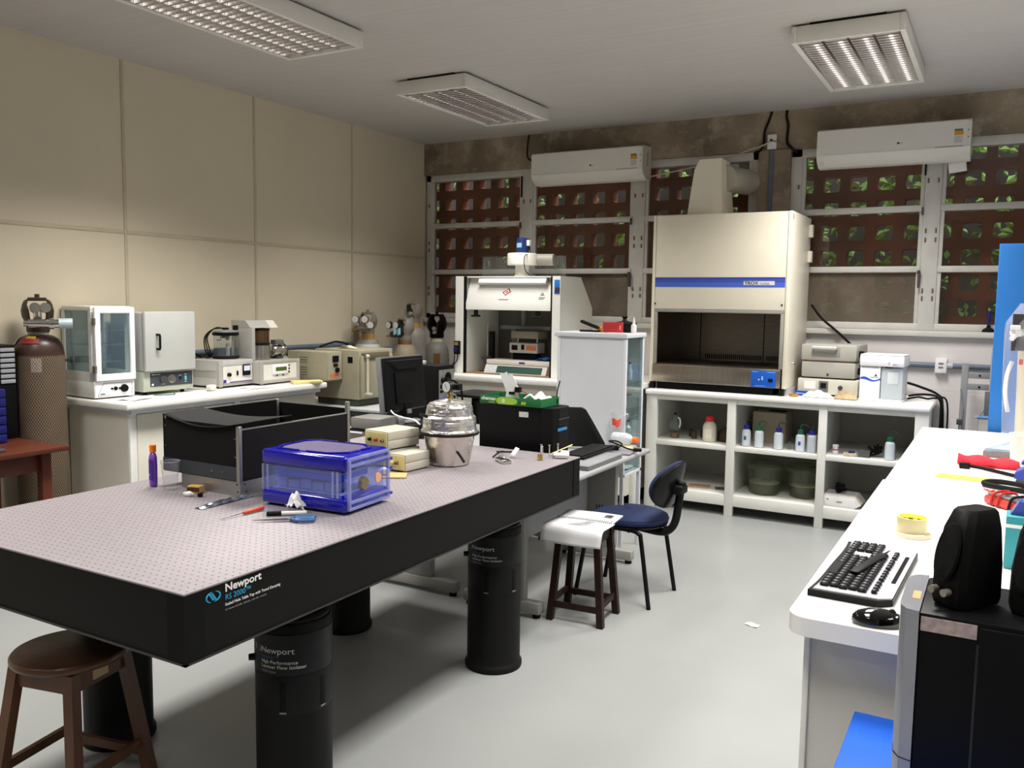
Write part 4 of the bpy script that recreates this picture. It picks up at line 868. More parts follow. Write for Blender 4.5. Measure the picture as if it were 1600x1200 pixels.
# laptop bag, keyboard, laptop, cables, bottle, bag
t = thing('laptop_sleeve','black padded laptop sleeve with pale piping leaning behind the black keyboard on the grey desk','laptop sleeve',(-2.255,4.87,.744),24)
so = [(-.14,.012),(-.125,0),(.125,0),(.142,.015),(.138,.035),(.02,.235),(-.01,.25),(-.20,.25),(-.225,.24),(-.23,.215)]
MB = B().mark(); MB.skin([MB.ring([(x*k+(1-k)*-.04,y,z*k+(1-k)*.12) for x,z in so]) for k,y in ((.95,-.013),(1,-.007),(1,.007),(.95,.013))]); MB.rot('X',-14); MB.mv(0,0,.006); MB.out('padded_body',mat('black_nylon',(20,20,21),.75,bump=.2,bscale=200),t)
MB = B().mark(); MB.tube([(x,-.012,z) for x,z in so[-1:]+so[:7]],.0024,6,3); MB.rot('X',-14); MB.mv(0,0,.006); MB.out('piping',mat('pale_piping',(180,180,178),.6),t)
t = thing('keyboard','black keyboard lying on the laptop at the edge of the grey desk','keyboard',(-2.085,4.59,.7715),0)
b = B().box(-.075,.075,-.225,.225,0,.014,.004); b.out('body',BLACKP,t)
b = B()
for i in range(5):
    for j in range(15): b.box(-.066+.026*i,-.043+.026*i,-.215+.0288*j,-.190+.0288*j,.014,.021,.002)
b.out('keys',mat('key_black',(22,22,24),.5),t)
t = thing('laptop','closed silver-edged laptop under the black keyboard on the grey desk','laptop',(-2.03,4.46,.741),0)
B().box(-.115,.115,-.24,.24,.001,.014,.005).out('base',mat('silver_bezel'),t); B().box(-.115,.115,-.24,.24,.0145,.028,.006).out('lid',mat('silver_grey_plastic'),t)
tag(B().box(-.075,.075,-.10,.10,0,.012,.002).out('spiral_notebook',mat('grey_notebook',(120,120,128),.6,var=.2,scale=90),loc=(-1.99,4.88,.741),rz=6),'flat grey spiral notebook at the right end of the grey desk','notebook')
tag(B().box(-.05,.05,-.055,.055,0,.018,.002).out('wood_block',mat('pale_wood',(206,192,158),.6),loc=(-2.02,5.02,.741),rz=4),'small pale wooden block under the orange-capped bottle on the grey desk','block')
t = thing('plastic_bottle','white translucent bottle with an orange cap lying on the pale wooden block','bottle',(-1.975,5.035,.761),-4)
B().lathe([(.001,0),(.034,.002),(.038,.02),(.038,.09),(.03,.12),(.016,.135),(.015,.145)],n=24).rot('Y',90).mv(-.15,0,.038).out('body',glass('translucent_plastic',(226,232,236),.55,(226,230,234)),t)
B().lathe([(.019,0),(.019,.03),(.001,.031)],n=20).rot('Y',90).mv(-.007,0,.038).out('cap',mat('orange_cap',(238,104,30),.45),t)
tag(B().grid(lambda u,v:(-.06+.12*u+.012*math.sin(v*8), .02*math.sin(u*5+v*3), .20*v+.008*math.sin(u*9)),10,12).out('plastic_bag',glass('thin_clear_bag',(240,240,242),.14,(225,225,228)),loc=(-2.135,5.14,.741),solid=.0008),'thin clear plastic bag with red printing standing behind the orange-capped bottle','bag')
bg = [o for o in C.objects if o.name == 'plastic_bag'][0]
B().grid(lambda u,v:(-.02+.055*u,-.024+.02*math.sin((u*.45+.33)*5+(v*.2+.6)*3)-.004,.125+.045*v+.006*math.sin(u*7)),8,4).out('red_print',mat('red_print',(210,74,58),.6,var=.4,scale=120),bg)
t = thing('power_adapter','black power adapter with coiled cable on the notebook at the desk end','adapter',(-2.045,4.86,.754),30)
B().box(-.035,.035,-.022,.022,.0,.028,.005).out('brick',BLACKP,t)
B().tube([(.035,0,.014),(.06,.03,.03),(.03,.06,.045),(-.02,.03,.05),(.01,-.02,.045),(.06,-.03,.025),(.10,-.05,.012),(.14,-.06,.008)],.005,8,6).out('cable',RUB,t)
B().cyl((.12,-.055,.012),(.165,-.07,.012),.011,n=12).out('plug',BLACKP,t)

# tall white cabinet with glass door on its right
t = thing('glass_cabinet','tall white steel cabinet with a plain side panel and glass door, beyond the grey desk','cabinet',(0,0,0))
x0,x1,y0,y1 = -2.60,-2.105,5.185,5.505
CB = GREYW
B().box(x0-.02,x1+.008,y0-.012,y1+.015,1.425,1.455,.004).out('top',CB,t)
B().box(x0+.024,x1-.024,y0+.004,y0+.008,.535,1.425).out('side_panel',CB,t)
b = B()
for x in (x0,x1-.024):
    for y in (y0,y1-.024): b = B().box(x,x+.024,y,y+.024,0,1.425,.002); b.out('post',CB,t)
B().box(x0,x1,y0+.002,y1,.515,.535,.002).out('bottom',CB,t)
B().box(x0+.002,x0+.006,y0+.02,y1-.02,.535,1.425).box(x0+.02,x1-.02,y1-.008,y1-.004,.535,1.425).out('back_panel',CB,t)
d = B().box(x1-.006,x1-.002,y0+.024,y1-.024,.535,1.42).out('glass_door',glass('greenish_pane',(222,234,232),.05,(190,205,205)),t)
B().cyl((x1-.004,y0+.05,1.06),(x1+.02,y0+.05,1.06),.008,n=10).out('door_knob',mat('dull_brass'),d)
for z in (.75,.96,1.13): B().box(x0+.02,x1-.012,y0+.02,y1-.02,z,z+.006).out('glass_shelf',glass('shelf_glass',(200,222,216),.16,(190,206,200)),t)
def vial(loc, label, m, h, r):
    t = thing('glass_flask',label,'flask',loc)
    B().lathe([(r*.9,0),(r,.004),(r,h*.6),(r*.45,h*.78),(r*.45,h)],n=16).out('body',m,t); B().cyl((0,0,h),(0,0,h+.015),r*.5,n=12).out('stopper',BLACKP,t)
vial((-2.16,5.28,1.137),'small amber flask on the top glass shelf of the white cabinet',mat('amber_glass',(96,70,36),.2),.09,.022)
vial((-2.155,5.38,1.137),'small clear flask behind the amber one in the white cabinet',mat('clear_flask_solid',(190,205,205),.15),.11,.018)
vial((-2.17,5.30,.967),'squat clear flask on the middle glass shelf of the white cabinet',mat('clear_flask_solid'),.07,.03)
vial((-2.17,5.40,.757),'clear flask on the lowest glass shelf of the white cabinet',mat('clear_flask_solid'),.10,.028)
tag(B().box(-.07,.07,-.09,.09,0,.012,.003).grid(lambda u,v:(-.085+.18*u,-.11+.22*v,.013+.01*math.sin(u*9)*math.sin(v*7)),10,10).out('white_cloth',mat('white_cloth',(226,228,232),.9),loc=(-2.235,5.345,.5365)),'white folded cloth lying on the floor of the white glass-door cabinet','cloth')
# things on top of that cabinet
t = thing('stapler','black stapler on top of the tall white cabinet','stapler',(-2.43,5.32,1.456),-8)
B().box(-.07,.075,-.018,.018,0,.012,.003).out('base',BLACKP,t)
MB = B().mark(); MB.box(-.075,.07,-.016,.016,.016,.036,.006); MB.rot('Y',18,(.07,0,.02)); MB.out('arm',BLACKP,t); B().box(.03,.07,-.014,.014,.012,.03).out('hinge',CHROME,t)
tag(B().box(-.045,.045,-.022,.022,0,.036,.008).out('orange_card_box',mat('orange_print',(226,138,40),.5,var=.25,scale=40),loc=(-2.335,5.345,1.456)),'small orange packet between the stapler and the red box','packet')
t = thing('red_box','small red card box standing on top of the tall white cabinet','box',(-2.235,5.27,1.456),6)
B().box(-.066,.062,-.02,.02,.002,.068,.001).out('body',mat('deep_red_card',(176,38,44),.5),t); B().box(-.071,-.066,-.02,.02,.001,.068).out('open_end',mat('bare_card'),t); B().box(.048,.056,-.0208,-.02,.02,.05).out('print',mat('pink_print',(220,150,150),.6),t)
t = thing('lidded_pot','black lidded pot behind the red box on top of the tall white cabinet','pot',(-2.215,5.415,1.456))
B().lathe([(.07,0),(.078,.004),(.078,.05),(.07,.052)],n=32).out('body',BLACKP,t); B().lathe([(.074,.053),(.082,.055),(.080,.063),(.02,.075),(.012,.09),(.022,.104),(.001,.108)],n=32).out('lid',BLACKP,t)
t = thing('dropper_bottle','small white dropper bottle at the right end of the tall white cabinet top','bottle',(-2.118,5.335,1.456))
B().lathe([(.017,0),(.018,.004),(.018,.048),(.012,.058)],n=18).out('body',mat('white_plastic'),t); B().lathe([(.010,.058),(.006,.085),(.002,.105)],n=14).out('nozzle',mat('white_plastic'),t)
tag(B().box(-.07,.07,-.03,.03,0,.002).out('paper_slip',PAPER,loc=(-2.18,5.225,1.456),rz=4),'white paper slip at the front edge of the tall white cabinet top','paper')

# furnace on stand
t = thing('furnace_stand','dark stand with a pale tray top, under the beige furnace','stand',(0,0,0))
B().box(-5.13,-4.15,5.30,5.95,.765,.79,.010).out('tray',mat('pale_tray',(176,180,182),.4),t)
for x in (-5.08,-4.24):
    for y in (5.36,5.86): B().box(x,x+.04,y,y+.04,0,.73).out('leg',DGREY,t)
B().box(-5.1,-4.18,5.32,5.93,.73,.765).out('frame',DGREY,t)
FU = mat('khaki_grey_enamel',(158,152,130),.5,var=.03); FUD = mat('dark_olive_base',(60,64,50),.5)
t = thing('muffle_furnace','khaki-grey furnace with a side control box and white lever, left of the monitor','furnace',(0,0,0))
B().box(-4.92,-4.49,5.40,5.82,.792,.845,.004).out('base',FUD,t)
B().box(-4.94,-4.475,5.385,5.83,.845,1.245,.010).out('body',FU,t)
c = B().box(-5.06,-4.64,5.20,5.384,1.0,1.232,.008).out('control_box',FU,t)
for z in (1.045,1.065,1.085,1.105,1.145,1.165,1.185): B().box(-4.925,-4.845,5.196,5.2005,z-.003,z+.003,.001).out('louvre',mat('louvre_shadow',(120,116,100),.5),c)
q = B().box(-4.64,-4.637,5.21,5.375,1.01,1.225).out('control_panel',mat('pale_khaki',(170,164,142),.5),c)
B().box(-4.637,-4.63,5.26,5.33,1.15,1.20,.002).out('controller',BLACKP,q); B().box(-4.637,-4.63,5.27,5.32,1.115,1.135,.002).out('switch',BLACKP,q)
B().cyl((-4.637,5.31,1.085),(-4.622,5.31,1.085),.02,n=14).out('knob',BLACKP,q); B().box(-4.637,-4.6365,5.23,5.33,1.02,1.06).out('warning_print',mat('orange_print_text',(206,120,80),.6,var=.4,scale=150),q)
B().box(-4.585,-4.535,5.380,5.386,1.14,1.19,.002).out('nameplate',BLACKP,t)
dd = B().box(-4.475,-4.45,5.40,5.80,.86,1.20,.006).out('door',FU,t)
B().box(-4.474,-4.44,5.42,5.74,1.175,1.225,.004).out('door_rail',mat('olive_rail',(104,98,76),.5),t)
B().cyl((-4.435,5.45,.90),(-4.435,5.45,1.19),.011,n=12).ball((-4.435,5.45,1.195),.018,2).out('lever',mat('ivory_plastic',(206,200,178),.4),dd)
B().box(-4.45,-4.41,5.43,5.48,.885,.90).out('lever_bracket',mat('ivory_plastic'),dd)
tag(B().grid(lambda u,v:(-.09+.18*u,-.03+.06*v,.004+.022*math.sin(PI*u)*abs(math.sin(v*3+u*4))),12,6).out('crumpled_glove',mat('pale_cream_cloth',(216,212,176),.9),loc=(-4.70,5.52,1.246),solid=.003),'pale crumpled glove lying on top of the khaki furnace','glove')
tag(B().tube([(-4.92,5.43,1.258),(-4.93,5.58,1.285),(-4.93,5.66,1.29),(-4.80,5.64,1.275),(-4.74,5.60,1.256)],.008,8,5).out('black_hose',RUB),'black hose arching over the back of the khaki furnace','hose')

# cylinders in the corner
def cyl_proto(name,label,loc,rz,h,body_m,cap_m,guard_m,r=.125,gs=1.0):
    t = thing(name,label,'gas cylinder',loc,rz,'gas cylinders in the corner')
    B().lathe([(r*.94,0),(r,.012),(r,h-.19),(r*.93,h-.12),(r*.78,h-.07),(r*.52,h-.045),(r*.42,h-.04)],n=40).out('body',body_m,t)
    B().lathe([(r*.50,h-.06),(r*.50,h-.0),(r*.46,h)],n=28).out('neck_ring',cap_m,t)
    guard(B(),.088*gs,h,h+.20*gs).out('valve_guard',guard_m,t)
    B().cyl((0,0,h),(0,0,h+.07),.016,n=12).out('valve',CHROME,t)
    return t
def regulator(t,h,n,m):
    rg = B().cyl((0,0,h+.05),(0,-.12,h+.05),.016,n=12).cyl((-.05,-.12,h+.05),(.06,-.12,h+.05),.028,n=16).cyl((0,-.12,h+.05),(0,-.12,h+.10),.012).out('regulator',m,t)
    for x,z in ((-.07,.135),(.02,.135),(.075,.085))[:n]:
        g = B().cyl((x,-.12,h+z),(x,-.15,h+z),.034,n=24).out('gauge',m,rg)
        B().cyl((x,-.15,h+z),(x,-.152,h+z),.030,n=24).out('gauge_face',mat('gauge_white'),g)
    B().cyl((-.05,-.12,h+.04),(-.11,-.12,h+.03),.010,n=10).out('outlet',mat('brass'),rg)
CG = mat('grey_cylinder_paint',(140,136,128),.5,var=.08); RUST = mat('rust_stained_grey',(142,130,110),.6,var=.25,scale=5); OCH = mat('ochre_ring',(190,140,66),.5)
GG = mat('grey_guard',(128,122,112),.5)
a = cyl_proto('gas_cylinder','grey gas cylinder with ochre neck ring and three gauges, behind the furnace',(-5.14,6.32,.001),20,1.335,CG,OCH,GG); regulator(a,1.335,3,STEEL)
B().lathe([(.1255,1.14),(.125,1.17),(.117,1.215),(.098,1.262),(.085,1.275)],n=40,c0=False,c1=False).mv(0,0,0).out('white_shoulder',mat('white_shoulder',(206,204,198),.5),a)
a = cyl_proto('gas_cylinder','short rust-streaked grey gas cylinder, second from the left in the corner group',(-4.835,6.48,.001),-5,1.285,RUST,mat('rust_ring',(120,86,52),.8,var=.3,scale=20),GG); regulator(a,1.285,2,mat('dark_steel_edge'))
B().lathe([(.1258,1.09),(.1258,1.105)],n=40,c0=False,c1=False).out('rust_band',mat('rust_ring'),a)
B().grid(lambda u,v:(.01+.09*u,-.165+.02*math.sin(u*6),1.33+.06*v+.01*math.sin(u*8)),6,4).out('blue_tag',mat('pale_blue_tag',(140,186,200),.6),a)
a = cyl_proto('gas_cylinder','tallest grey gas cylinder with dark paint chips, third from the left in the corner group',(-4.97,6.80,.001),5,1.43,CG,OCH,GG,r=.125); 
for k in range(8):
    th = -2.0+random.uniform(0,.9); z = random.uniform(1.02,1.22); B().grid(lambda u,v:(.1262*math.cos(th+.10*u),.1262*math.sin(th+.10*u),z+.05*v*(1-.4*u)),2,2).out('paint_chip',mat('dark_chip',(54,34,24),.8),a)
B().ball((0,-.05,1.52),.026,1).ball((.01,-.05,1.47),.022,1).out('valve_cap',mat('bright_valve',(190,188,182),.3,.6),a)
a = cyl_proto('gas_cylinder','grey gas cylinder with a black valve guard and brown stain, rightmost of the corner group',(-4.93,7.14,.001),0,1.285,CG,mat('cream_label',(214,208,176),.6),mat('black_enamel',(16,14,13),.35),gs=1.15)
B().grid(lambda u,v:(.1256*math.cos(-1.25+.55*u),.1256*math.sin(-1.25+.55*u),.80+.33*v),8,2).out('rust_stain',mat('brown_stain',(124,90,56),.8,var=.3),a)
B().ball((0,-.05,1.37),.026,1).ball((.01,-.055,1.33),.024,1).out('valve_cap',mat('bright_valve'),a)
tag(B().lathe([(.10,0),(.105,.01),(.105,1.12),(.09,1.17),(.04,1.2)],n=28).out('blue_cylinder',mat('blue_cylinder_paint',(70,110,160),.5),loc=(-5.16,6.66,.001)),'blue gas cylinder glimpsed between the two front cylinders in the corner','gas cylinder')
t = thing('wall_conduit','grey cable conduit along the white block wall between the corner and the small hood','conduit',(0,0,0))
B().cyl((-4.85,YB-.03,1.225),(-4.40,YB-.03,1.225),.022,n=14).out('pipe',CN,t); B().box(-4.56,-4.54,YB-.06,YB-.001,1.20,1.25,.002).out('clip',CN,t)

# small white fume hood and its counter
HZ = 1.0
t = thing('hood_counter','white counter under the small fume hood, on a recessed plinth','counter',(0,0,0))
B().box(-4.42,-2.525,6.36,7.43,HZ-.045,HZ,.006).out('worktop',WHITE,t)
B().box(-4.38,-2.585,6.42,7.42,.10,HZ-.045).out('body',mat('cream_white_laminate'),t)
B().box(-2.585,-2.53,6.50,6.57,.0,HZ-.045,.003).out('end_post',WHITE,t)
B().box(-4.38,-2.59,6.60,7.42,0,.10).out('plinth',BLK,t)
t = thing('fume_hood','small white bench-top fume hood with a raised sash and red emblem','fume hood',(0,0,0))
hx0,hx1,hy0,hy1,hz0,hz1 = -4.33,-3.275,6.565,7.22,HZ+.002,1.872
HW = mat('fume_hood_white',(232,232,226),.35,var=.01)
MB = B()
prof = [(hy0,hz0),(hy1,hz0),(hy1,1.60),(6.97,hz1),(hy0,hz1)]
MB.prism(prof,hx1-.075,hx1,'x'); MB.out('right_side',HW,t)
MB = B(); MB.prism(prof,hx0,hx0+.085,'x'); MB.out('left_side',HW,t)
B().box(hx0+.085,hx1-.075,7.19,hy1,hz0,1.60).out('back_panel',mat('grey_liner',(118,116,108),.5),t)
MB = B(); MB.prism([(6.60,hz1),(6.97,hz1),(hy1,1.60),(hy1,1.58),(6.965,hz1-.012),(6.60,hz1-.012)],hx0+.085,hx1-.075,'x'); MB.out('roof',HW,t)
B().box(hx0+.085,hx1-.075,hy0+.02,7.19,hz0,hz0+.006).out('hood_floor',mat('brown_board',(140,112,80),.6,var=.15,scale=6),t)
for x in (hx0+.085,hx1-.075-.018): B().box(x,x+.018,hy0+.004,hy0+.03,hz0,hz1-.002).out('sash_track',BLK,t)
MB = B().prism([(hy0+.012,1.575),(hy0+.012,1.635),(6.66,1.862),(6.70,1.862),(hy0+.03,1.575)],hx0+.104,hx1-.094,'x'); sa = MB.out('sash',HW,t)
n = Vector((0,6.66-(hy0+.012),1.862-1.635)).normalized()
MB = B().mark(); MB.box(-.365,.315,-.055,0,-.026,.026,.004); MB.rot('X',-23); MB.mv((hx0+hx1)/2+.06,6.648,1.815); MB.out('lamp_box',mat('lamp_box_white',(226,228,230),.35),sa)
def sashM(x,s): return TM((x,hy0+.012-.001+n.y*s,1.635+n.z*s),(1,0,0),(0,n.y,n.z))
RD = mat('emblem_red',(176,44,40),.5,var=0)
b = B(); b.mark(); b.box(-.036,.036,-.022,.022,0,.001); b.xf(sashM((hx0+hx1)/2-.02,.105) @ Matrix.Rotation(math.radians(35),4,'Z')); b.out('emblem',RD,sa)
b = B(); b.mark(); b.box(-.024,.024,-.013,.013,.001,.0015).box(-.036,-.03,-.022,.002,.001,.0015); b.xf(sashM((hx0+hx1)/2-.02,.105) @ Matrix.Rotation(math.radians(35),4,'Z')); b.out('emblem_field',HW,sa)
b = B(); b.mark(); b.box(-.013,.013,-.006,.006,.0015,.002); b.xf(sashM((hx0+hx1)/2-.02,.105) @ Matrix.Rotation(math.radians(35),4,'Z')); b.out('emblem_core',RD,sa)
b = B(); b.mark(); b.box(-.06,.04,-.004,.004,0,.001); b.xf(sashM((hx0+hx1)/2-.03,.035)); b.out('emblem_caption',mat('grey_ink'),sa)
b = B(); b.mark(); b.prism([(0,.03),(.022,0),(-.022,0)],0,.001).box(-.03,.03,-.022,-.014,0,.001).box(-.03,.02,-.036,-.028,0,.001); b.xf(sashM(hx1-.19,.075)); b.out('warning_print',mat('grey_ink'),sa)
q = B().box(hx1-.056,hx1-.006,hy0-.003,hy0+.001,1.72,1.84,.001).out('switch_plate',LBLUE,t)
for x in (hx1-.044,hx1-.022): B().box(x,x+.014,hy0-.008,hy0-.003,1.735,1.775,.001).out('switch',mat('dark_red_switch',(70,26,30),.4),q)
q = B().box(hx0+.002,hx0+.06,hy0-.03,hy0-.001,1.17,1.29,.004).out('socket_box',BLACKP,t)
B().box(hx0+.012,hx0+.05,hy0-.034,hy0-.03,1.25,1.28).out('socket_label',mat('gold_print',(150,126,60),.5),q); B().box(hx0+.012,hx0+.045,hy0-.05,hy0-.03,1.19,1.235,.003).out('plug',mat('navy_blue_plastic'),q)
B().tube([(hx0+.02,hy0-.04,1.19),(hx0+.02,hy0-.045,1.10),(hx0-.03,hy0-.04,1.05),(hx0-.04,hy0-.03,1.015)],.005,8,5).tube([(hx0+.045,hy0-.04,1.19),(hx0+.05,hy0-.045,1.12),(hx0-.01,hy0-.04,1.05)],.005,8,5).out('socket_cable',RUB,q)
for x in (hx0+.21,hx1-.22): B().cyl((x-.045,hy0+.01,1.52),(x+.045,hy0+.01,1.52),.009,n=10).box(x-.02,x+.02,hy0+.01,hy0+.02,1.512,1.574).out('sash_handle',BLACKP,t)
# blower on top
t = thing('blower','white centrifugal blower with a blue motor on top of the small fume hood','blower',(-3.765,6.78,hz1+.001))
B().lathe([(.075,0),(.068,.01),(.062,.02),(.062,.10)],n=32).out('inlet',mat('off_white_plastic'),t)
B().lathe([(.13,.10),(.134,.105),(.134,.195),(.128,.205),(.03,.21)],n=40).out('volute',mat('ivory_white_plastic',(226,224,214),.35),t)
B().cyl((.03,.05,.15),(.27,.09,.15),.052,n=20).out('outlet',mat('grey_duct_plastic',(150,146,136),.5),t)
m = B().lathe([(.055,.21),(.058,.22),(.058,.30),(.052,.335),(.03,.345),(.001,.347)],n=28).out('motor',mat('motor_blue',(28,48,104),.35),t)
B().grid(lambda u,v:(.0588*math.cos(-2.1+.9*u),.0588*math.sin(-2.1+.9*u),.255+.04*v),8,2).out('motor_plate',mat('pale_blue_tag'),m)
B().box(.055,.085,-.03,.01,.27,.32,.004).out('terminal_box',mat('white_plastic'),m)
B().tube([(.07,-.01,.27),(.09,-.02,.21),(.10,-.14,.17),(.11,-.15,.06),(.13,-.10,.01)],.004,8,5).out('cable',RUB,t)
tag(B().box(-.50,.37,-.003,.003,0,.19).out('clear_panel',glass('thin_acrylic',(226,230,230),.06),loc=(-3.79,6.96,hz1+.001)),'clear acrylic sheet standing upright behind the blower on the small hood','panel')
# inside the hood
t = thing('retort_stand','grey retort stand frame with a cross shelf inside the small fume hood','stand',(0,0,0))
SG = mat('stand_grey',(140,140,138),.45)
B().box(-4.10,-3.40,6.98,7.03,1.395,1.43,.003).out('cross_shelf',SG,t)
B().box(-4.02,-3.975,7.05,7.08,1.01,1.395).box(-3.90,-3.86,7.02,7.05,1.43,1.58).box(-3.60,-3.565,7.02,7.05,1.43,1.58).out('upright',SG,t)
MB = B().mark(); MB.box(-4.0,-3.975,7.0,7.03,1.2,1.39); MB.rot('Y',0); MB.out('brace',SG,t) if 0 else MB.bm.free()
B().tube([(-3.98,7.055,1.25),(-3.93,7.055,1.39)],.010,6).out('brace',SG,t)
t = thing('hot_plate','small grey hot plate with orange print, on legs inside the small fume hood','hot plate',(-3.77,6.85,HZ+.1285))
B().box(-.145,.145,-.02,.12,.06,.15,.003).out('body',mat('light_grey_case'),t)
b = B().box(-.12,-.06,-.024,-.02,.085,.13).box(-.02,.01,-.024,-.02,.09,.135); b.out('display',BLACKP,t); B().box(.03,.13,-.022,-.02,.085,.13).out('warning_print',mat('orange_print_text'),t)
B().box(-.14,.14,0,.18,.19,.255,.003).out('top_block',mat('khaki_plate',(150,142,124),.5),t)
for x in (-.10,.10): B().cyl((x,.06,.15),(x,.06,.19),.008).out('pillar',CHROME,t)
B().box(-.12,.12,0,.10,.0,.06).out('foot',BLK,t)
t = thing('ultrasonic_unit','wide white bench unit with a green sloping panel inside the small fume hood','instrument',(-3.74,6.72,HZ+.009))
B().box(-.34,.30,-.02,.20,.075,.118,.006).out('lid',mat('off_white_plastic'),t)
MB = B().prism([(-.055,0),(.22,0),(.20,.073),(-.015,.073)],-.345,.285,'x'); MB.out('case',mat('off_white_plastic'),t)
MB = B().mark(); MB.box(-.22,.24,-.001,.001,.006,.072); MB.rot('X',-29,(0,0,0)); MB.mv(0,-.056,.0); MB.out('green_panel',mat('dark_green_panel',(52,84,76),.3),t)
MB = B().mark(); MB.box(-.33,-.235,-.001,.001,.012,.066); MB.rot('X',-29,(0,0,0)); MB.mv(0,-.056,.0); MB.out('keypad',mat('pale_keypad',(206,214,222),.5,var=.15,scale=60),t)
B().box(.0,.06,-.0215,-.0195,.09,.106).out('badge',mat('violet_ink'),t)
tag(B().grid(lambda u,v:(-.10+.2*u,-.06+.12*v,.004+.03*abs(math.sin(u*6+v*4))*math.sin(PI*u)),12,8).out('blue_gloves',mat('bright_blue_nitrile',(30,110,190),.6),loc=(-3.53,6.84,HZ+.129),solid=.002),'crumpled bright blue gloves lying on the white unit inside the small hood','glove')
t = thing('clamp_stand','thin steel clamp stand at the left inside the small fume hood','stand',(-4.13,6.80,HZ+.009))
B().cyl((0,0,.0),(0,0,.44),.006,n=10).out('rod',CHROME,t); B().box(-.02,.03,-.02,.02,.09,.14,.003).cyl((-.06,0,.12),(.0,0,.12),.008).out('clamp',DGREY,t); B().box(-.05,.05,-.06,.06,0,.012).out('base',DGREY,t)
tag(B().box(-.02,.02,-.02,.02,0,.36).out('dark_post',mat('dark_steel_edge'),loc=(-4.20,7.0,HZ+.009)),'dark square post at the far left inside the small fume hood','post')
# ================================================================ BACK WALL: LAMINAR FLOW HOOD, SHELF COUNTER, AIR CONDITIONERS
KZ = .96
t = thing('shelf_counter','long white open-fronted shelf counter under the window wall, carrying the large cream hood','counter',(0,0,0))
B().box(-2.51,-.415,6.60,7.42,KZ-.04,KZ,.012,3).out('worktop',WLAM,t)
SW = mat('shelf_white',(214,214,208),.5,var=.02)
B().box(-2.48,-.44,6.625,6.65,KZ-.078,KZ-.04).out('apron',SW,t)
PX = ((-2.5,-2.41),(-1.835,-1.77),(-1.155,-1.095),(-.51,-.42))
for a,c in PX: B().box(a,c,6.618,6.66,0,KZ-.04,.003).out('post',SW,t)
for a,c in PX: B().box((a+c)/2-.012,(a+c)/2+.012,6.66,7.39,.10,KZ-.04).out('partition',SW,t)
for a,c in PX: B().box((a+c)/2-.03,(a+c)/2+.03,7.34,7.39,0,.10).out('rear_foot',SW,t)
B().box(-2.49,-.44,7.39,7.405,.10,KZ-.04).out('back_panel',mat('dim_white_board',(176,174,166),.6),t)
for (_,a),(c,_2) in zip(PX,PX[1:]):
    a0,c0 = a-.028,c+.022
    B().box(a0+.0,c0,6.64,7.39,.53,.552,.002).out('shelf',SW,t)
    B().box(a0+.0,c0,6.64,7.39,.145,.165,.002).out('bottom_shelf',SW,t)
    B().box(a,c,6.622,6.64,.08,.165,.002).out('bottom_rail',SW,t)
    B().box(a,c,6.622,6.64,.515,.552,.002).out('shelf_lip',SW,t)

# laminar flow hood
t = thing('laminar_flow_hood','large cream laminar flow hood with a blue stripe and steel work chamber','laminar flow hood',(0,0,0))
CR = mat('cream_powder_coat',(228,221,202),.35,var=.015)
X0,X1,Y0,Y1 = -2.515,-1.42,6.705,7.40
ZB,ZT = 1.017,2.356
B().box(X0+.028,-1.455,Y0+.002,Y0+.03,1.612,ZT-.002,.003).out('front_panel',CR,t)
B().box(-1.452,X1,Y0,Y1,ZB,ZT,.004).out('right_side',CR,t)
B().box(X0,X0+.026,Y0,Y1,ZB,ZT,.004).out('left_side',CR,t)
B().box(X0+.026,-1.452,Y0+.03,Y1,ZT-.02,ZT-.002).out('roof',CR,t)
B().box(X0+.026,-1.452,Y1-.02,Y1,ZB,ZT-.02).out('back',CR,t)
IN = mat('chamber_steel',(112,104,94),.28,1,var=.12,scale=3,stretch=(3,3,40))
B().box(X0+.045,-1.475,Y1-.05,Y1-.03,1.17,1.64).out('chamber_back',IN,t)
B().box(X0+.030,X0+.045,Y0+.03,Y1-.03,1.17,1.64).out('chamber_wall',IN,t); B().box(-1.475,-1.460,Y0+.03,Y1-.03,1.17,1.64).out('chamber_wall',IN,t)
B().box(X0+.030,-1.460,Y0+.03,Y1-.03,1.64,1.655).out('chamber_ceiling',mat('filter_grey',(90,88,84),.6),t)
B().box(X0+.030,-1.460,Y0+.03,Y1-.03,1.155,1.17).out('work_floor',IN,t)
b = B().box(-1.755,-1.749,Y1-.054,Y1-.05,1.17,1.64).box(-2.30,-2.294,Y1-.054,Y1-.05,1.17,1.64); b.out('seam',BLK,t)
s = B()
for i in range(44):
    x = -2.25+i*.0175
    if abs(x+1.752) > .02: s.box(x,x+.008,Y1-.0535,Y1-.05,1.185,1.225)
for i in range(22):
    x = -2.05+i*.02; s.box(x,x+.009,Y0+.10,Y0+.45,1.17,1.1705)
s.out('intake_slots',BLK,t)['kind'] = 'stuff'
GJ = mat('grey_jamb',(150,148,138),.4)
B().box(X0+.028,-1.455,Y0+.004,Y0+.03,1.585,1.612,.002).box(X0+.028,X0+.05,Y0+.004,Y0+.03,1.165,1.585,.002).box(-1.482,-1.455,Y0+.004,Y0+.03,1.165,1.585,.002).out('opening_frame',GJ,t)
B().box(X0+.028,-1.462,Y0-.012,Y0+.03,ZB+.002,1.163,.006).out('steel_sill',mat('brushed_sill',(170,160,146),.3,1,var=.1,scale=3,stretch=(40,2,2)),t)
q = B().box(-1.682,-1.492,Y0-.016,Y0-.012,1.022,1.150,.002).out('control_panel',mat('panel_blue',(24,88,190),.35),t)
B().box(-1.55,-1.515,Y0-.019,Y0-.016,1.065,1.09).out('display',BLACKP,q)
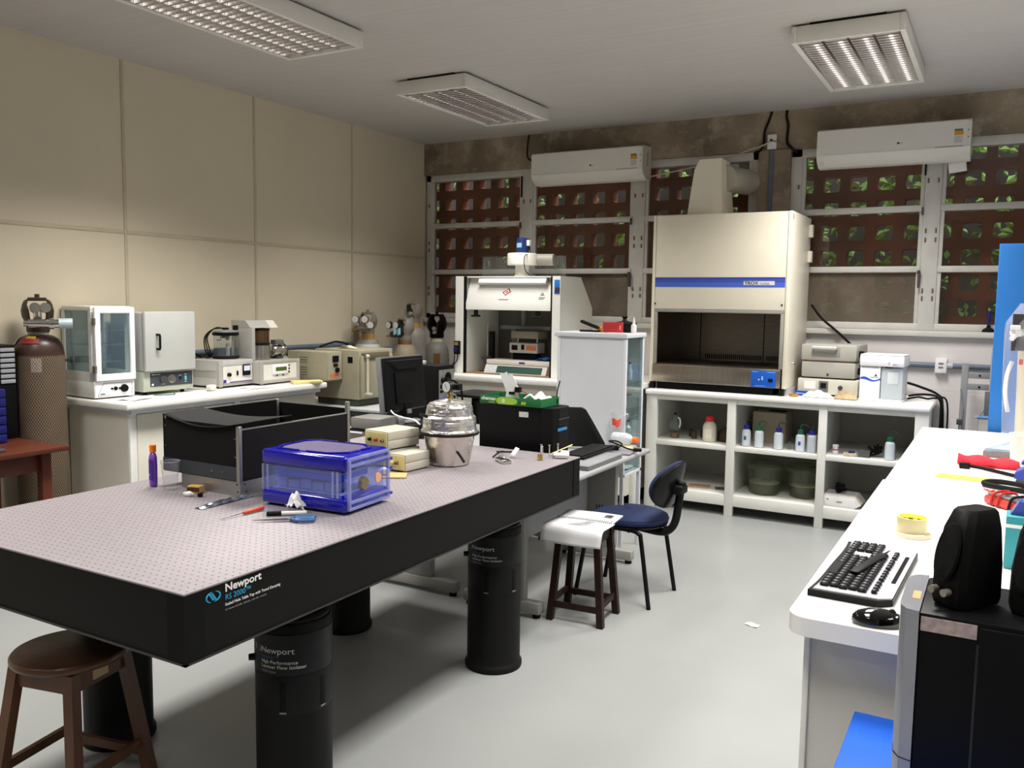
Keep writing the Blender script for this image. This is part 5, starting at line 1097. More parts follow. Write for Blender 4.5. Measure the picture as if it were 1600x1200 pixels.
for x,z in ((-1.595,1.10),(-1.595,1.085),(-1.62,1.08)): B().cyl((x,Y0-.016,z),(x,Y0-.019,z),.006,n=12).out('button',mat('panel_white_key',(210,220,220),.4),q)
B().cyl((-1.64,Y0-.016,1.09),(-1.64,Y0-.019,1.09),.007,n=12).out('button',mat('panel_green_key',(30,120,110),.4),q)
b = B().box(-1.675,-1.63,Y0-.0165,Y0-.016,1.138,1.142).box(-1.56,-1.50,Y0-.0165,Y0-.016,1.138,1.142).box(-1.65,-1.57,Y0-.0165,Y0-.016,1.030,1.033); b.out('panel_print',mat('pale_blue_print',(150,190,220),.5,var=0),q)
BS = mat('stripe_blue',(44,62,160),.4,var=0); BS2 = mat('stripe_light_blue',(62,96,200),.4,var=0)
st = B().box(X0+.03,-1.457,Y0-.0005,Y0+.001,1.822,1.862).out('stripe',BS,t)
b = B().box(X0+.03,-1.457,Y0-.0005,Y0+.001,1.787,1.822); b.out('lower_stripe',BS2,st)
b = B()
for z in (1.800,1.812,1.824,1.834,1.843): b.box(X0+.03,-1.457,Y0-.001,Y0-.0004,z,z+.0018)
b.out('stripe_lines',mat('thin_pale_line',(120,140,210),.5,var=0),st)
q = B().box(-1.770,-1.535,Y0-.0022,Y0-.001,1.802,1.832).out('name_plate',mat('plate_white',(214,214,212),.5),st)
text('TROX',.033,INKK,TM((-1.762,Y0-.0026,1.806),(1,0,0),(0,0,1)),q,sx=1.15,bold=.0008); text('Technik',.019,INKK,TM((-1.648,Y0-.0026,1.807),(1,0,0),(0,0,1)),q,sx=1.2)
for x in (X0+.032,-1.475): B().cyl((x,Y0-.004,1.652),(x,Y0+.002,1.652),.007,n=10).out('screw',BLACKP,t)
B().cyl((X1,6.83,1.205),(X1+.03,6.83,1.205),.009,n=12).cyl((X1+.022,6.83,1.205),(X1+.032,6.83,1.205),.015,n=12).out('valve_knob',CHROME,t)
B().box(X1-.0005,X1+.001,6.72,6.735,2.295,2.33).out('side_badge',mat('navy_blue_plastic'),t)
for x in (X0+.005,X0+.0+1.04): B().box(x,x+.035,Y0+.004,Y0+.05,KZ+.001,ZB).out('foot',BLACKP,t)
B().box(X0+.06,-1.52,Y0+.02,7.2,KZ+.001,ZB).out('black_base',mat('matte_black'),t)
B().box(-1.462,X1,Y0+.055,7.2,KZ+.001,ZB,.002).out('side_plinth',mat('light_grey_case'),t)
for z0,z1 in ((2.20,2.30),(2.00,2.09)): B().box(X1,X1+.03,7.30,7.36,z0,z1,.003).out('side_bracket',CR,t)
d = B(); d.skin([d.ring(q) for q in ([(-2.27,6.80,ZT),(-1.99,6.80,ZT),(-1.99,7.15,ZT),(-2.27,7.15,ZT)],[(-2.235,6.84,2.72),(-2.015,6.84,2.72),(-2.015,7.10,2.72),(-2.235,7.10,2.72)],[(-2.195,6.85,2.80),(-2.02,6.85,2.80),(-2.02,7.10,2.80),(-2.195,7.10,2.80)])]); d.out('exhaust_duct',CR,t,sm=12)
B().cyl((-2.03,6.99,2.66),(-1.955,7.425,2.68),.105,n=28).out('round_duct',mat('dull_white_duct',(176,172,160),.5),t)

# shelf contents
def wash(loc, cap, label, rz=0, sticker=None, bag=False):
    t = thing('wash_bottle',label,'wash bottle',loc,rz,'wash bottles on the middle shelf')
    PB = mat('milky_polythene',(202,210,216),.35,var=.02)
    B().lathe([(.030,0),(.034,.004),(.034,.105),(.031,.122),(.018,.132),(.017,.136)],n=24).out('body',PB,t)
    c = B().lathe([(.021,.134),(.021,.162),(.017,.166),(.006,.168)],n=18).out('cap',cap,t)
    B().tube([(0,0,.166),(0,0,.190),(.006,-.002,.202),(.025,-.006,.208),(.065,-.016,.192)],[.005,.005,.0045,.004,.0025],8,4).out('spout',mat('dark_spout',(40,50,60),.4) if cap.name.startswith('blue') else mat('dark_green_spout',(30,80,66),.4),c)
    if sticker: B().grid(lambda u,v:(.0344*math.cos(-1.75+.55*u),.0344*math.sin(-1.75+.55*u),.05+.03*v),4,2).out('sticker',mat('blue_sticker',(60,80,150),.6,var=.2,scale=200),t)
    if bag: B().grid(lambda u,v:((.038+.004*math.sin(u*40))*math.cos(2*PI*u),(.038+.004*math.sin(u*40))*math.sin(2*PI*u),.0+.14*v),40,6).out('plastic_wrap',glass('thin_clear_bag'),t)
    return t
BC = mat('blue_cap_plastic',(28,32,140),.4); GC = mat('green_cap_plastic',(16,96,62),.4)
z = .5535
wash((-1.705,6.72,z),BC,'blue-capped wash bottle with a blue sticker at the left post of the middle bay',-10,True)
wash((-1.602,6.70,z),GC,'green-capped wash bottle standing in front of the cardboard box, second in its row',0)
wash((-1.455,6.70,z),BC,'blue-capped plain wash bottle at the right corner of the cardboard box',0)
wash((-1.292,6.69,z),GC,'green-capped wash bottle with a blue sticker, next to the bag-wrapped bottle',-5,True)
wash((-1.208,6.69,z),BC,'blue-capped wash bottle wrapped in clear plastic beside the shelf post',-60,False,True)
wash((-.668,6.69,z),GC,'lone green-capped wash bottle on the right bay shelf, near the long white counter edge',0)
t = thing('cardboard_box','pale cardboard box with an open top behind the wash bottles','box',(-1.60,7.12,z),0)
CBX = mat('pale_cardboard',(186,176,154),.75,var=.05)
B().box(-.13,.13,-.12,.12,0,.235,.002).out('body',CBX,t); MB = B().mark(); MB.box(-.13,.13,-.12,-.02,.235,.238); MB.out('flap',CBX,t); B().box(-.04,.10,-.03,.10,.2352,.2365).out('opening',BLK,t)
t = thing('reagent_bottle','white plastic bottle with a red cap on the left bay shelf','bottle',(-2.015,6.775,z))
B().lathe([(.050,0),(.055,.005),(.055,.115),(.048,.14),(.030,.158),(.029,.165)],n=28).out('body',mat('cream_polythene',(206,202,186),.4),t)
B().lathe([(.033,.162),(.034,.166),(.034,.198),(.030,.202)],n=24).out('cap',mat('bright_red_cap',(214,40,44),.4),t)
B().grid(lambda u,v:(.0555*math.cos(-2.3+1.3*u),.0555*math.sin(-2.3+1.3*u),.03+.075*v),10,2).out('label_sticker',mat('cream_printed',(222,218,200),.6,var=.1,scale=120),t)
t = thing('distilling_flask','clear glass flask with a black stopper standing on a brown cork base, left bay shelf','flask',(-2.315,6.80,z))
B().lathe([(.030,0),(.036,.006),(.034,.04),(.02,.05)],n=20).out('cork_base',mat('cork_brown',(110,86,66),.8,var=.2),t)
B().lathe([(.012,.05),(.05,.075),(.058,.10),(.05,.13),(.02,.15),(.012,.19)],n=24,c0=False,c1=False).out('bulb',glass('lab_glass',(216,224,222),.10),t)
B().cyl((0,0,.188),(0,0,.205),.010,n=12).out('stopper',BLACKP,t); B().tube([(.03,-.02,.17),(.05,-.03,.16),(.055,-.03,.12),(.045,-.03,.09)],.006,8,4).out('side_arm',mat('frosted_arm',(220,222,222),.4),t)
for i,(x,y) in enumerate(((-2.215,6.94),(-2.165,6.85),(-2.125,6.96),(-2.07,6.90))):
    tag(B().mark().cyl((0,0,0),(0,0,.05),.024,.021,n=10).cyl((0,0,.05),(0,0,.06),.02,n=10).out('iron_weight',mat('rusty_iron',(78,68,60),.7,.3,var=.3),loc=(x,y,z),rz=20*i),['dark iron weight nearest the glass flask on the left bay shelf','dark iron weight in front of the others on the left bay shelf','dark iron weight at the back of the left bay shelf','dark iron weight nearest the red-capped bottle on the left bay shelf'][i],'weight','iron weights on the left bay shelf')
tag(B().lathe([(.07,0),(.076,.01),(.07,.06),(.045,.10),(.01,.115)],n=24,wob=.03).out('brown_dome',mat('dark_brown_felt',(64,50,42),.85,var=.2),loc=(-1.90,6.86,z)),'dark brown rounded bag slumped beside the left bay post','bag')
b = tag(B().lathe([(.018,0),(.018,.045),(.010,.052),(.009,.06),(.013,.062)],n=16).out('glass_vial',glass('lab_glass'),loc=(-1.385,6.76,z)),'small clear glass vial behind the middle bay bottles, left of its twin','vial','glass vials in the middle bay'); c = b.copy(); C.objects.link(c); c.location = (-1.345,6.80,z); c['label'] = 'small clear glass vial behind the middle bay bottles, right of its twin'
t = thing('pill_bottle','small white bottle with a red band beside the middle post, right bay shelf','bottle',(-1.045,6.74,z))
B().lathe([(.02,0),(.021,.003),(.021,.045),(.017,.05)],n=18).out('body',mat('white_plastic'),t); B().lathe([(.022,.05),(.022,.068),(.018,.07)],n=18).out('cap',mat('white_plastic'),t); B().lathe([(.0214,.028),(.0214,.038)],n=18,c0=False,c1=False).out('red_band',mat('bright_red_cap'),t)
tag(B().box(-.045,.045,-.028,.028,0,.024,.002).out('patterned_box',mat('speckled_card',(190,176,150),.7,var=.4,scale=90),loc=(-.935,6.70,z),rz=5),'small speckled box lying on the right bay shelf','box')
tag(B().box(-.022,.022,-.02,.02,0,.010,.002).out('navy_block',mat('navy_blue_plastic'),loc=(-.925,6.70,z+.0245),rz=5),'small dark blue block on top of the speckled box','block')
tag(B().prism([(-.04,0),(.04,0),(.045,.05),(-.02,.055)],-.03,.03,'y').out('grey_clamp',mat('grey_iron',(92,92,90),.5,.4),loc=(-.845,6.72,z)),'grey metal clamp block between the speckled box and the black tangle','clamp')
b = B()
rr = random.Random(4)
pts = [(0,0,.05)]+[(rr.uniform(-.05,.05),rr.uniform(-.04,.04),rr.uniform(.008,.095)) for _ in range(26)]
b.tube(pts,.007,6,4); tag(b.out('black_cord_tangle',RUB,loc=(-.775,6.76,z)),'tangle of black cord on the right bay middle shelf','cord')
zb = .1665
GLD = glass('thick_green_glass',(196,202,178),.13,(150,152,130)); 
def desiccator(x,y,label):
    t = thing('glass_desiccator',label,'desiccator',(x,y,zb),0,'glass desiccators on the bottom shelf')
    B().lathe([(.095,0),(.105,.006),(.112,.035),(.120,.08),(.124,.10),(.131,.16),(.135,.21)],n=48,c1=False).out('bowl',GLD,t)
    B().lathe([(.135,.21),(.145,.214),(.145,.228),(.135,.230)],n=48,c0=False,c1=False).out('rim',glass('rim_glass',(150,158,134),.3,(140,142,124)),t)
    B().lathe([(.145,.231),(.143,.240),(.12,.255),(.05,.262),(.03,.255),(.001,.25)],n=48,c0=False).out('cover',GLD,t)
    B().lathe([(.03,.12),(.034,.15),(.028,.19),(.0,.195)],n=20).out('inner_knob',glass('inner_glass',(160,168,146),.35,(130,132,116)),t)
    B().lathe([(.001,.092),(.118,.092),(.118,.098),(.001,.098)],n=32).out('porous_plate',mat('pale_green_plate',(150,154,134),.5),t)
desiccator(-1.582,6.85,'round glass desiccator on the bottom shelf of the middle bay, left one of the pair')
desiccator(-1.286,6.90,'round glass desiccator on the bottom shelf of the middle bay, right one beside the post')
t = thing('lab_balance','white low laboratory balance on the bottom shelf of the right bay','balance',(-.98,6.77,zb),0)
MB = B().prism([(-.13,0),(.095,0),(.14,.03),(.10,.085),(-.125,.085)],-.10,.12,'y'); MB.out('body',mat('off_white_plastic'),t)
B().box(-.13,.10,-.104,-.10,.012,.075,.002).out('front_panel',mat('white_plastic'),t); B().box(-.03,.01,-.1052,-.104,.035,.045).box(-.10,-.085,-.1052,-.104,.05,.06).out('print',mat('grey_ink'),t)
b = B(); rr = random.Random(9); b.tube([(rr.uniform(-.035,.035),rr.uniform(-.03,.03),rr.uniform(.008,.075)) for _ in range(24)],.008,6,4); tag(b.out('black_cord_ball',RUB,loc=(-1.005,6.80,zb+.087)),'black cord bundle on top of the white laboratory balance','cord')
tag(B().box(-.085,.085,-.06,.06,0,.006,.001).out('card_sheet',mat('bare_card'),loc=(-2.10,6.82,zb),rz=10),'flat pale brown card lying on the bottom shelf of the left bay','card')
b = B(); b.box(-.07,.07,-.05,.05,0,.004); tag(b.out('printed_sheet',mat('mottled_print',(90,90,92),.7,var=.7,scale=40),loc=(-1.90,6.84,zb),rz=20),'dark mottled printed sheet near the left post, bottom shelf','paper')
# on the counter
t = thing('small_blue_box','small blue carton on the counter right of the cream hood','box',(-1.335,6.87,KZ+.001),-8)
B().box(-.045,.045,-.022,.022,0,.036,.001).out('carton',mat('carton_blue',(28,60,160),.5),t); B().box(-.035,.03,-.0228,-.022,.015,.022).out('print',mat('pale_blue_print'),t)
tag(B().lathe([(.030,0),(.034,.002),(.034,.016),(.030,.018)],n=20,c0=False,c1=False).out('yellow_tape_roll',mat('amber_tape',(170,130,50),.4),loc=(-1.37,6.76,KZ+.001),solid=.002),'small amber tape ring in front of the small blue carton','tape')
t = thing('black_pen','short dark pen lying in front of the small blue carton','pen',(-1.27,6.80,KZ+.001),35)
B().cyl((-.04,0,.005),(.03,0,.005),.004,n=8).out('barrel',BLACKP,t); B().cyl((-.055,0,.005),(-.04,0,.005),.0035,n=8).out('tip',mat('red_plastic'),t)
t = thing('heat_press','grey two-part clamshell oven with a handle, left of the white water purifier','clamshell oven',(-1.135,7.14,KZ+.001),-3)
PG = mat('press_grey',(164,162,154),.45,var=.02)
B().box(-.235,.21,-.21,.21,.012,.13,.006).out('base',mat('press_base',(198,196,184),.45),t)
B().box(-.21,.185,-.19,.19,.13,.14).out('gap_seal',BLACKP,t)
B().box(-.215,.185,-.20,.20,.14,.262,.012).out('lower_half',PG,t); B().box(-.20,.17,-.19,.19,.262,.272).out('felt_seal',mat('brown_felt',(132,108,84),.8),t)
l = B().box(-.22,.19,-.205,.205,.272,.395,.012).out('upper_half',PG,t)
B().box(-.14,.07,-.2065,-.2045,.30,.375,.001).out('handle_recess',mat('recess_grey',(136,136,130),.5),l)
B().cyl((-.13,-.232,.372),(.05,-.232,.372),.012,n=14).box(-.13,-.115,-.235,-.20,.362,.38).box(.035,.05,-.235,-.20,.362,.38).out('handle',mat('bright_handle',(214,212,206),.3,.3),l)
for z in (.17,.30): B().box(.185,.215,-.12,-.04,z,z+.05,.004).out('hinge',BLACKP,t)
B().box(-.075,-.005,-.214,-.209,.03,.115,.002).out('thermostat',mat('mid_grey_plastic'),t); B().box(-.06,-.02,-.217,-.214,.06,.10).out('display',BLACKP,t); B().cyl((.085,-.21,.07),(.085,-.225,.07),.017,n=16).out('knob',DGREY,t); B().box(-.185,-.10,-.212,-.209,.05,.11).out('printed_card',PAPER,t)
B().cyl((-.015,-.2,.165),(-.015,-.206,.165),.009,n=12).out('screw_cap',DGREY,t)
B().box(-.20,.18,-.18,.18,0,.012).out('feet',RUB,t)
tag(B().grid(lambda u,v:(-.11+.22*u,-.06+.12*v,.003+.045*math.sin(PI*u)**.7*math.sin(PI*v)+.009*math.sin(u*17+v*9)*math.sin(PI*u)*math.sin(PI*v)),22,12).out('white_towel',mat('white_towel',(240,240,236),.9,bump=.3),loc=(-1.205,6.81,KZ+.002),rz=-4),'crumpled white towel on the counter in front of the grey clamshell oven','cloth')
tag(B().grid(lambda u,v:(-.082+.164*u,-.06+.12*v,.003+(.045*math.sin(PI*u)**.6+.022*abs(math.sin(u*15+v*9)))*math.sin(PI*v)*math.sin(PI*u)**.3),24,14).out('tan_cloth',mat('tan_cloth',(168,148,114),.9,var=.25,scale=14,bump=.4),loc=(-1.0,6.80,KZ+.002)),'crumpled tan cloth between the white towel and the water purifier','cloth')
t = thing('water_purifier','white water purifier with a blue wave print and a clear tank on its right','water purifier',(-.755,6.90,KZ+.001),-3)
WP = mat('purifier_white',(230,230,234),.3,var=.01)
B().box(-.152,.148,-.12,.14,0,.016,.006).out('base',WP,t)
B().box(-.15,-.01,-.105,.14,.016,.255,.004).out('body',WP,t)
B().box(-.155,.15,-.115,.145,.255,.335,.010).out('head',WP,t)
B().box(-.152,.147,-.112,.142,.335,.342,.003).out('top_lid',mat('bright_white_enamel'),t)
B().box(-.006,.142,-.095,.13,.016,.245,.008).out('water_tank',mat('smoky_tank',(182,190,194),.2,var=.03),t)
B().box(.04,.11,-.0965,-.095,.13,.215,.003).out('tank_panel',mat('pale_tank_panel',(208,214,216),.3),t)
B().box(.02,.06,-.09,.0,.245,.255).out('nozzle',DGREY,t); B().cyl((.085,-.115,.285),(.085,-.128,.285),.014,n=14).box(.075,.115,-.134,-.126,.279,.291,.003).out('tap',mat('bright_white_enamel'),t); B().box(.045,.05,-.1155,-.115,.27,.29).out('mark',mat('grey_ink'),t)
s = B()
for i in range(13): s.box(-.138+.0095*i,-.133+.0095*i,-.1065,-.105,.240,.252)
s.out('vent_slots',mat('mid_grey_plastic'),t)
b = B()
top = [(u,.155+.012*math.sin(u*2*PI+.5)+.010) for u in [k/16 for k in range(17)]]; bot = [(u,.155+.012*math.sin(u*2*PI+.5)-.010*math.cos((u-.25)*PI)**2) for u in [k/16 for k in range(17)]]
b.skin([b.ring([(-.145+.138*u,-.1056,z1),(-.145+.138*u,-.1050,z1),(-.145+.138*u,-.1050,z0),(-.145+.138*u,-.1056,z0)]) for (u,z1),(_,z0) in zip(top,bot)]); b.out('wave_print',mat('wave_blue',(40,80,190),.4,var=0),t)
B().prism([(-.052,.182),(-.03,.182),(-.04,.20)],-.1056,-.105,'y').prism([(-.075,.172),(-.022,.172),(-.022,.176),(-.075,.176)],-.1056,-.105,'y').out('sail_emblem',mat('navy_blue_plastic'),t)
# cables behind purifier
tag(B().tube([(-1.385,7.37,1.66),(-1.30,7.375,1.55),(-1.17,7.38,1.44),(-1.02,7.38,1.30),(-.88,7.38,1.17),(-.70,7.40,1.08),(-.56,7.38,1.04),(-.42,7.36,.985),(-.38,7.33,.90),(-.365,7.30,.5),(-.36,7.30,.02)],.010,8,6).out('black_cable',RUB),'thick black cable sagging from the cream hood across the white wall and down','cable')
tag(B().tube([(-.60,7.12,.985),(-.50,7.20,.995),(-.41,7.25,.97),(-.385,7.27,.85),(-.40,7.28,.4),(-.40,7.28,.02)],.008,8,6).out('black_cable',RUB),'black cable hanging over the counter end, inner one of the bundle','cable')
tag(B().tube([(-.60,7.02,.972),(-.53,7.06,.985),(-.47,7.10,.972),(-.42,7.14,.975),(-.34,7.16,.94),(-.335,7.18,.5),(-.34,7.18,.02)],.007,8,6).out('black_cable',RUB),'black cable looping from the water purifier over the counter end','cable')
# wall fittings
t = thing('wall_conduit','grey conduit with a white socket on the block wall right of the water purifier','conduit',(0,0,0))
B().cyl((-1.40,YB-.026,1.205),(.9,YB-.026,1.205),.021,n=14).out('pipe',CN,t)
q = B().box(-.452,-.370,YB-.055,YB-.002,1.148,1.262,.006).out('socket_box',mat('white_plastic'),t)
for z in (1.185,1.215): B().box(-.428,-.394,YB-.058,YB-.055,z,z+.014,.002).out('socket_face',mat('socket_grey',(120,118,114),.5),q)
B().cyl((-.385,YB-.026,1.205),(-.33,YB-.026,1.205),.026,n=14).out('coupling',mat('pale_pvc',(170,176,182),.4),t)
t = thing('plunger','black rubber plunger with a blue handle standing on the window ledge','plunger',(-.108,YB-.028,1.4715))
B().lathe([(.042,0),(.044,.006),(.034,.024),(.014,.034),(.012,.05),(.001,.05)],n=28,sq=.5).out('cup',RUB,t); B().lathe([(.010,.05),(.011,.07),(.013,.15),(.011,.158),(.001,.16)],n=16).out('handle',mat('navy_blue_plastic'),t)
t = thing('metal_stand','grey steel stand with two cross bars and hanging chain, left of the blue cabinet','stand',(0,0,0))
SS = mat('zinc_grey',(150,152,154),.4,.4)
B().box(-.262,-.216,7.25,7.29,0,1.24,.003).out('post',SS,t); B().box(-.216,-.02,7.255,7.27,1.13,1.175,.002).box(-.216,-.02,7.255,7.27,1.045,1.09,.002).out('cross_bar',SS,t)
B().box(-.075,-.045,7.235,7.255,1.02,1.38,.002).out('slotted_upright',mat('galvanised',(186,190,192),.35,.5),t)
for x,z in ((-.14,1.152),(-.14,1.067)): B().cyl((x,7.25,z),(x,7.256,z),.008,n=10).out('bolt_hole',BLK,t)
B().box(-.275,-.235,7.225,7.25,.78,.82,.003).out('chain_block',DGREY,t); B().tube([(-.245,7.235,.82),(-.24,7.23,.9),(-.25,7.235,.96),(-.26,7.235,1.05)],.005,6,4).tube([(-.25,7.235,.78),(-.245,7.235,.72),(-.25,7.235,.60)],.005,6,4).out('chain',SS,t)
B().box(-.10,-.06,7.22,7.25,.86,1.04,.004).out('hose_bracket',mat('mid_grey_plastic'),t); B().cyl((-.14,7.22,.845),(-.05,7.22,.845),.012,n=10).out('nozzle',mat('blue_fitting',(80,130,180),.4),t)
B().tube([(-.10,7.225,.90),(-.12,7.22,.86),(-.16,7.22,.85)],.004,6,4).tube([(-.13,7.22,.845),(-.135,7.22,.78),(-.13,7.22,.74)],.004,6,4).out('wire',CHROME,t)
B().box(-.30,-.16,7.2,7.34,0,.012).out('foot',SS,t)
t = thing('blue_cabinet','tall bright blue metal cabinet at the right edge, behind the long white counter','cabinet',(0,0,0))
B().box(-.055,.92,5.90,6.35,.06,2.03,.004).out('body',mat('cabinet_blue',(36,116,196),.45,var=.02),t); B().box(-.03,.9,5.93,6.32,0,.06).out('plinth',DGREY,t)
B().box(-.051,.43,5.886,5.899,.08,2.02,.002).out('door',mat('cabinet_blue'),t); B().box(.435,.918,5.886,5.899,.08,2.02,.002).out('door',mat('cabinet_blue'),t)
# air conditioners
AW = mat('ac_white',(214,212,204),.35,var=.01)
def ac(name_label, x0, x1):
    w = x1-x0
    t = thing('air_conditioner',name_label,'air conditioner',(x0,YB-.022,2.737),0,'wall air conditioners')
    pr = [(0,.02),(0,.29),(-.03,.298),(-.195,.286),(-.215,.27),(-.215,.085),(-.195,.045),(-.12,.004),(-.04,0)]
    MB = B(); MB.prism(pr,0,w,'x'); MB.out('body',AW,t,sm=25)
    MB = B(); MB.prism([(-.2152,.098),(-.2165,.098),(-.2165,.275),(-.2152,.275)],.006,w-.03,'x'); f = MB.out('front_cover',mat('ac_cover',(218,216,210),.3,var=.01),t)
    MB = B(); MB.prism([(-.217,.086),(-.196,.044),(-.130,.008),(-.128,.012),(-.192,.05),(-.212,.088)],.05,w-.05,'x'); MB.out('louvre_flap',AW,t)
    b = B().box(w*.54,w*.545+.012,-.2172,-.2165,.135,.15); b.out('logo_dot',DGREY,f)
    text('LG',.016,DGREY,TM((w*.54+.020,-.2168,.137),(1,0,0),(0,0,1)),f)
    b = B().box(w-.11,w-.055,-.2172,-.2165,.20,.215); b.out('energy_green',mat('energy_green',(80,120,70),.5),f)
    b = B().box(w-.11,w-.05,-.2172,-.2165,.17,.20); b.out('energy_yellow',mat('energy_yellow',(206,150,50),.5),f)
    b = B().box(w-.11,w-.055,-.2170,-.2165,.115,.165); b.out('energy_print',mat('pale_print',(190,188,184),.6,var=.1,scale=150),f)
    b = B().box(w*.78,w-.05,-.2162,-.2152,.088,.096); b.out('type_print',mat('pale_grey_print',(160,158,154),.6),t)
    for q in (.20,.15): B().box(w-.022,w-.014,-.2160,-.2150,q,q+.008).out('indicator_lamp',DGREY,t)
    MB = B(); MB.box(w,w+.001,-.10,-.085,.12,.24); MB.out('side_slot',mat('mid_grey_plastic'),t)
    return t
ac('white wall air conditioner over the left windows, beside the exhaust duct',-3.925,-2.825); ac('white wall air conditioner on the right, above the pair of windows',-1.37,-.295)
tag(B().grid(lambda u,v:(-.06+.12*u+.01*v,.006*math.sin(u*5),-.08*v+.012*u),6,4).out('hanging_paper',PAPER,loc=(-.385,YB-.075,2.736),solid=.001),'white paper slip hanging under the right air conditioner','paper')
# cables on beam, outlet plate on column
CAB = mat('dark_brown_cable',(40,30,24),.7)
def polyc(name,label,pts,r,m=CAB): tag(B().tube(pts,r,8,4).out(name,m),label,'cable','cables on the concrete beam')
polyc('beam_cable','dark cable running down the concrete beam left of the white outlet plate',[(-1.778,7.415,3.243),(-1.80,7.415,3.17),(-1.83,7.415,3.09),(-1.835,7.415,2.99),(-1.86,7.41,2.935),(-1.90,7.41,2.922)],.011)
polyc('beam_cable','dark cable running down the concrete beam right of the white outlet plate',[(-1.655,7.415,3.243),(-1.658,7.415,3.19),(-1.642,7.415,3.12),(-1.644,7.41,2.99),(-1.60,7.40,2.93),(-1.56,7.41,2.90)],.011)
polyc('beam_cable','thin dark cable from the ceiling to the left air conditioner',[(-4.066,7.42,3.243),(-4.08,7.42,3.16),(-4.085,7.42,3.06),(-4.06,7.42,3.01),(-3.93,7.41,2.96)],.007)
t = thing('outlet_plate','white outlet plate with hanging wires on the bare concrete column','outlet',(-1.765,YB-.041,2.996))
B().box(-.037,.037,-.012,0,-.06,.06,.003).out('plate',mat('white_plastic'),t); B().ball((-.005,-.016,.012),.014,1,jit=.2).out('wire_knot',DGREY,t)
B().tube([(-.01,-.015,.005),(-.08,-.02,-.03),(-.16,-.02,-.05),(-.5,-.02,-.14),(-1.052,-.03,-.225)],.006,8,5).out('white_cord',mat('pale_cord',(190,184,172),.5),t)
B().tube([(0,-.015,.01),(.06,-.015,-.01),(.12,-.01,-.045)],.005,8,4).out('brown_cord',mat('tan_cord',(140,110,80),.5),t)
MB = B().mark(); MB.box(-.012,.02,-.018,-.002,-.62,-.062); MB.out('conduit_strip',mat('blue_grey_pvc'),t)
# ================================================================ RIGHT: LONG COUNTER, COMPUTER, STOOLS, CHAIR
RZ = .92
t = thing('long_counter','long white laminate counter on the right, carrying the keyboard and tape','counter',(0,0,0))
MB = B(); r = .05; y0 = 2.055
arc = [(-.412+r-r*math.cos(a),y0+r-r*math.sin(a)) for a in [PI/2*k/8 for k in range(9)]]
MB.prism(arc+[(.95,y0),(.95,3.93),(-.412,3.93)],RZ-.045,RZ,'z'); MB.out('worktop',mat('bright_laminate',(240,239,235),.3,var=.01),t)
B().box(-.405,.95,3.934,5.82,RZ-.045,RZ,.004).out('worktop',mat('bright_laminate'),t)
B().box(-.375,.92,2.135,5.75,0,RZ-.045,.004).out('body',mat('counter_side',(206,205,202),.5,var=.02),t)
B().box(-.380,-.366,2.125,2.16,0,RZ-.045,.002).out('edge_strip',WHITE,t)
# keyboard
t = thing('keyboard','silver and black keyboard lying at the near end of the long white counter','keyboard',(-.288,2.485,RZ+.001),-2)
MB = B(); n = 16
L_,Wk = .265,.098
outl = [(-Wk+.018*math.sin(PI*k/n)-.006*(1-math.cos(2*PI*k/n)),-L_+2*L_*k/n) for k in range(n+1)]
MB.prism([(Wk-.01,-L_)]+outl+[(Wk-.01,L_)][::-1] if 0 else outl+[(Wk-.02,L_),(Wk,L_-.02),(Wk,-L_+.03),(Wk-.03,-L_)],.0,.016,'z'); MB.out('black_base',BLACKP,t)
MB = B(); inl = [(x+.012,y*.975) for x,y in outl]
MB.prism(inl+[(Wk-.022,L_*.97),(Wk-.002,L_*.90),(Wk-.002,-L_*.88),(Wk-.03,-L_*.965)],.012,.020,'z'); MB.out('silver_deck',mat('silver_deck',(196,196,202),.35,.3,var=.02),t)
KB = mat('key_dark',(26,26,30),.4); KL = mat('key_legend',(120,120,124),.5,var=0)
keys = B(); leg = B()
def key(x,y,w=.021,h=.0205):
    keys.box(x-w/2,x+w/2,y-h/2,y+h/2,.019,.029,.003,1); leg.box(x-.0045,x+.002,y-.003,y+.004,.0291,.0294)
X = [-.066+.0225*i for i in range(5)]     # rows across the short side
for i,x in enumerate(X):
    for j in range(13):
        y = -.222+.0245*j+.004*(i%2)
        if i == 0 and 4 <= j <= 8: continue
        key(x,y)
keys.box(X[0]-.0105,X[0]+.0105,-.13,-.012,.019,.029,.003,1)
for i in range(4): 
    for j in range(4): key(X[i],.158+.0245*j,.0205,.0205)
for i in range(5):
    if i in (0,3,4): 
        for j in range(2): key(X[i],.105+.0235*j,.0205,.019)
for j in range(12): key(.052,-.218+.0255*j+.01*(j//4),.013,.018)
for j in range(3): key(.052,.12+.024*j,.013,.018)
k = keys.out('keys',KB,t); k['kind'] = 'stuff'; k2 = leg.out('key_legends',KL,t); k2['kind'] = 'stuff'
mk = B()
for j in range(22): mk.box(.076,.086,-.11+.0125*j,-.103+.0125*j,.0200,.0225)
mk.out('media_keys',KB,t)
tag(B().box(-.012,.012,-.11,.12,0,.006,.002).prism([(-.004,.12),(.004,.12),(0,.175)],0,.003,'z').out('plastic_spatula',BLACKP,loc=(-.285,2.48,RZ+.0315),rz=-12),'flat black pointed strip lying across the silver and black keyboard','tool')
t = thing('computer_mouse','glossy black mouse at the near end of the long white counter','mouse',(-.215,2.10,RZ+.001),-75)
B().lathe([(.030,0),(.032,.006),(.031,.018),(.025,.028),(.014,.035),(.001,.037)],n=32,sq=1.8).out('shell',mat('glossy_black',(10,10,11),.08,coat=.6),t)
B().cyl((-.003,.03,.031),(.003,.03,.031),.008,n=12).out('scroll_wheel',DGREY,t)
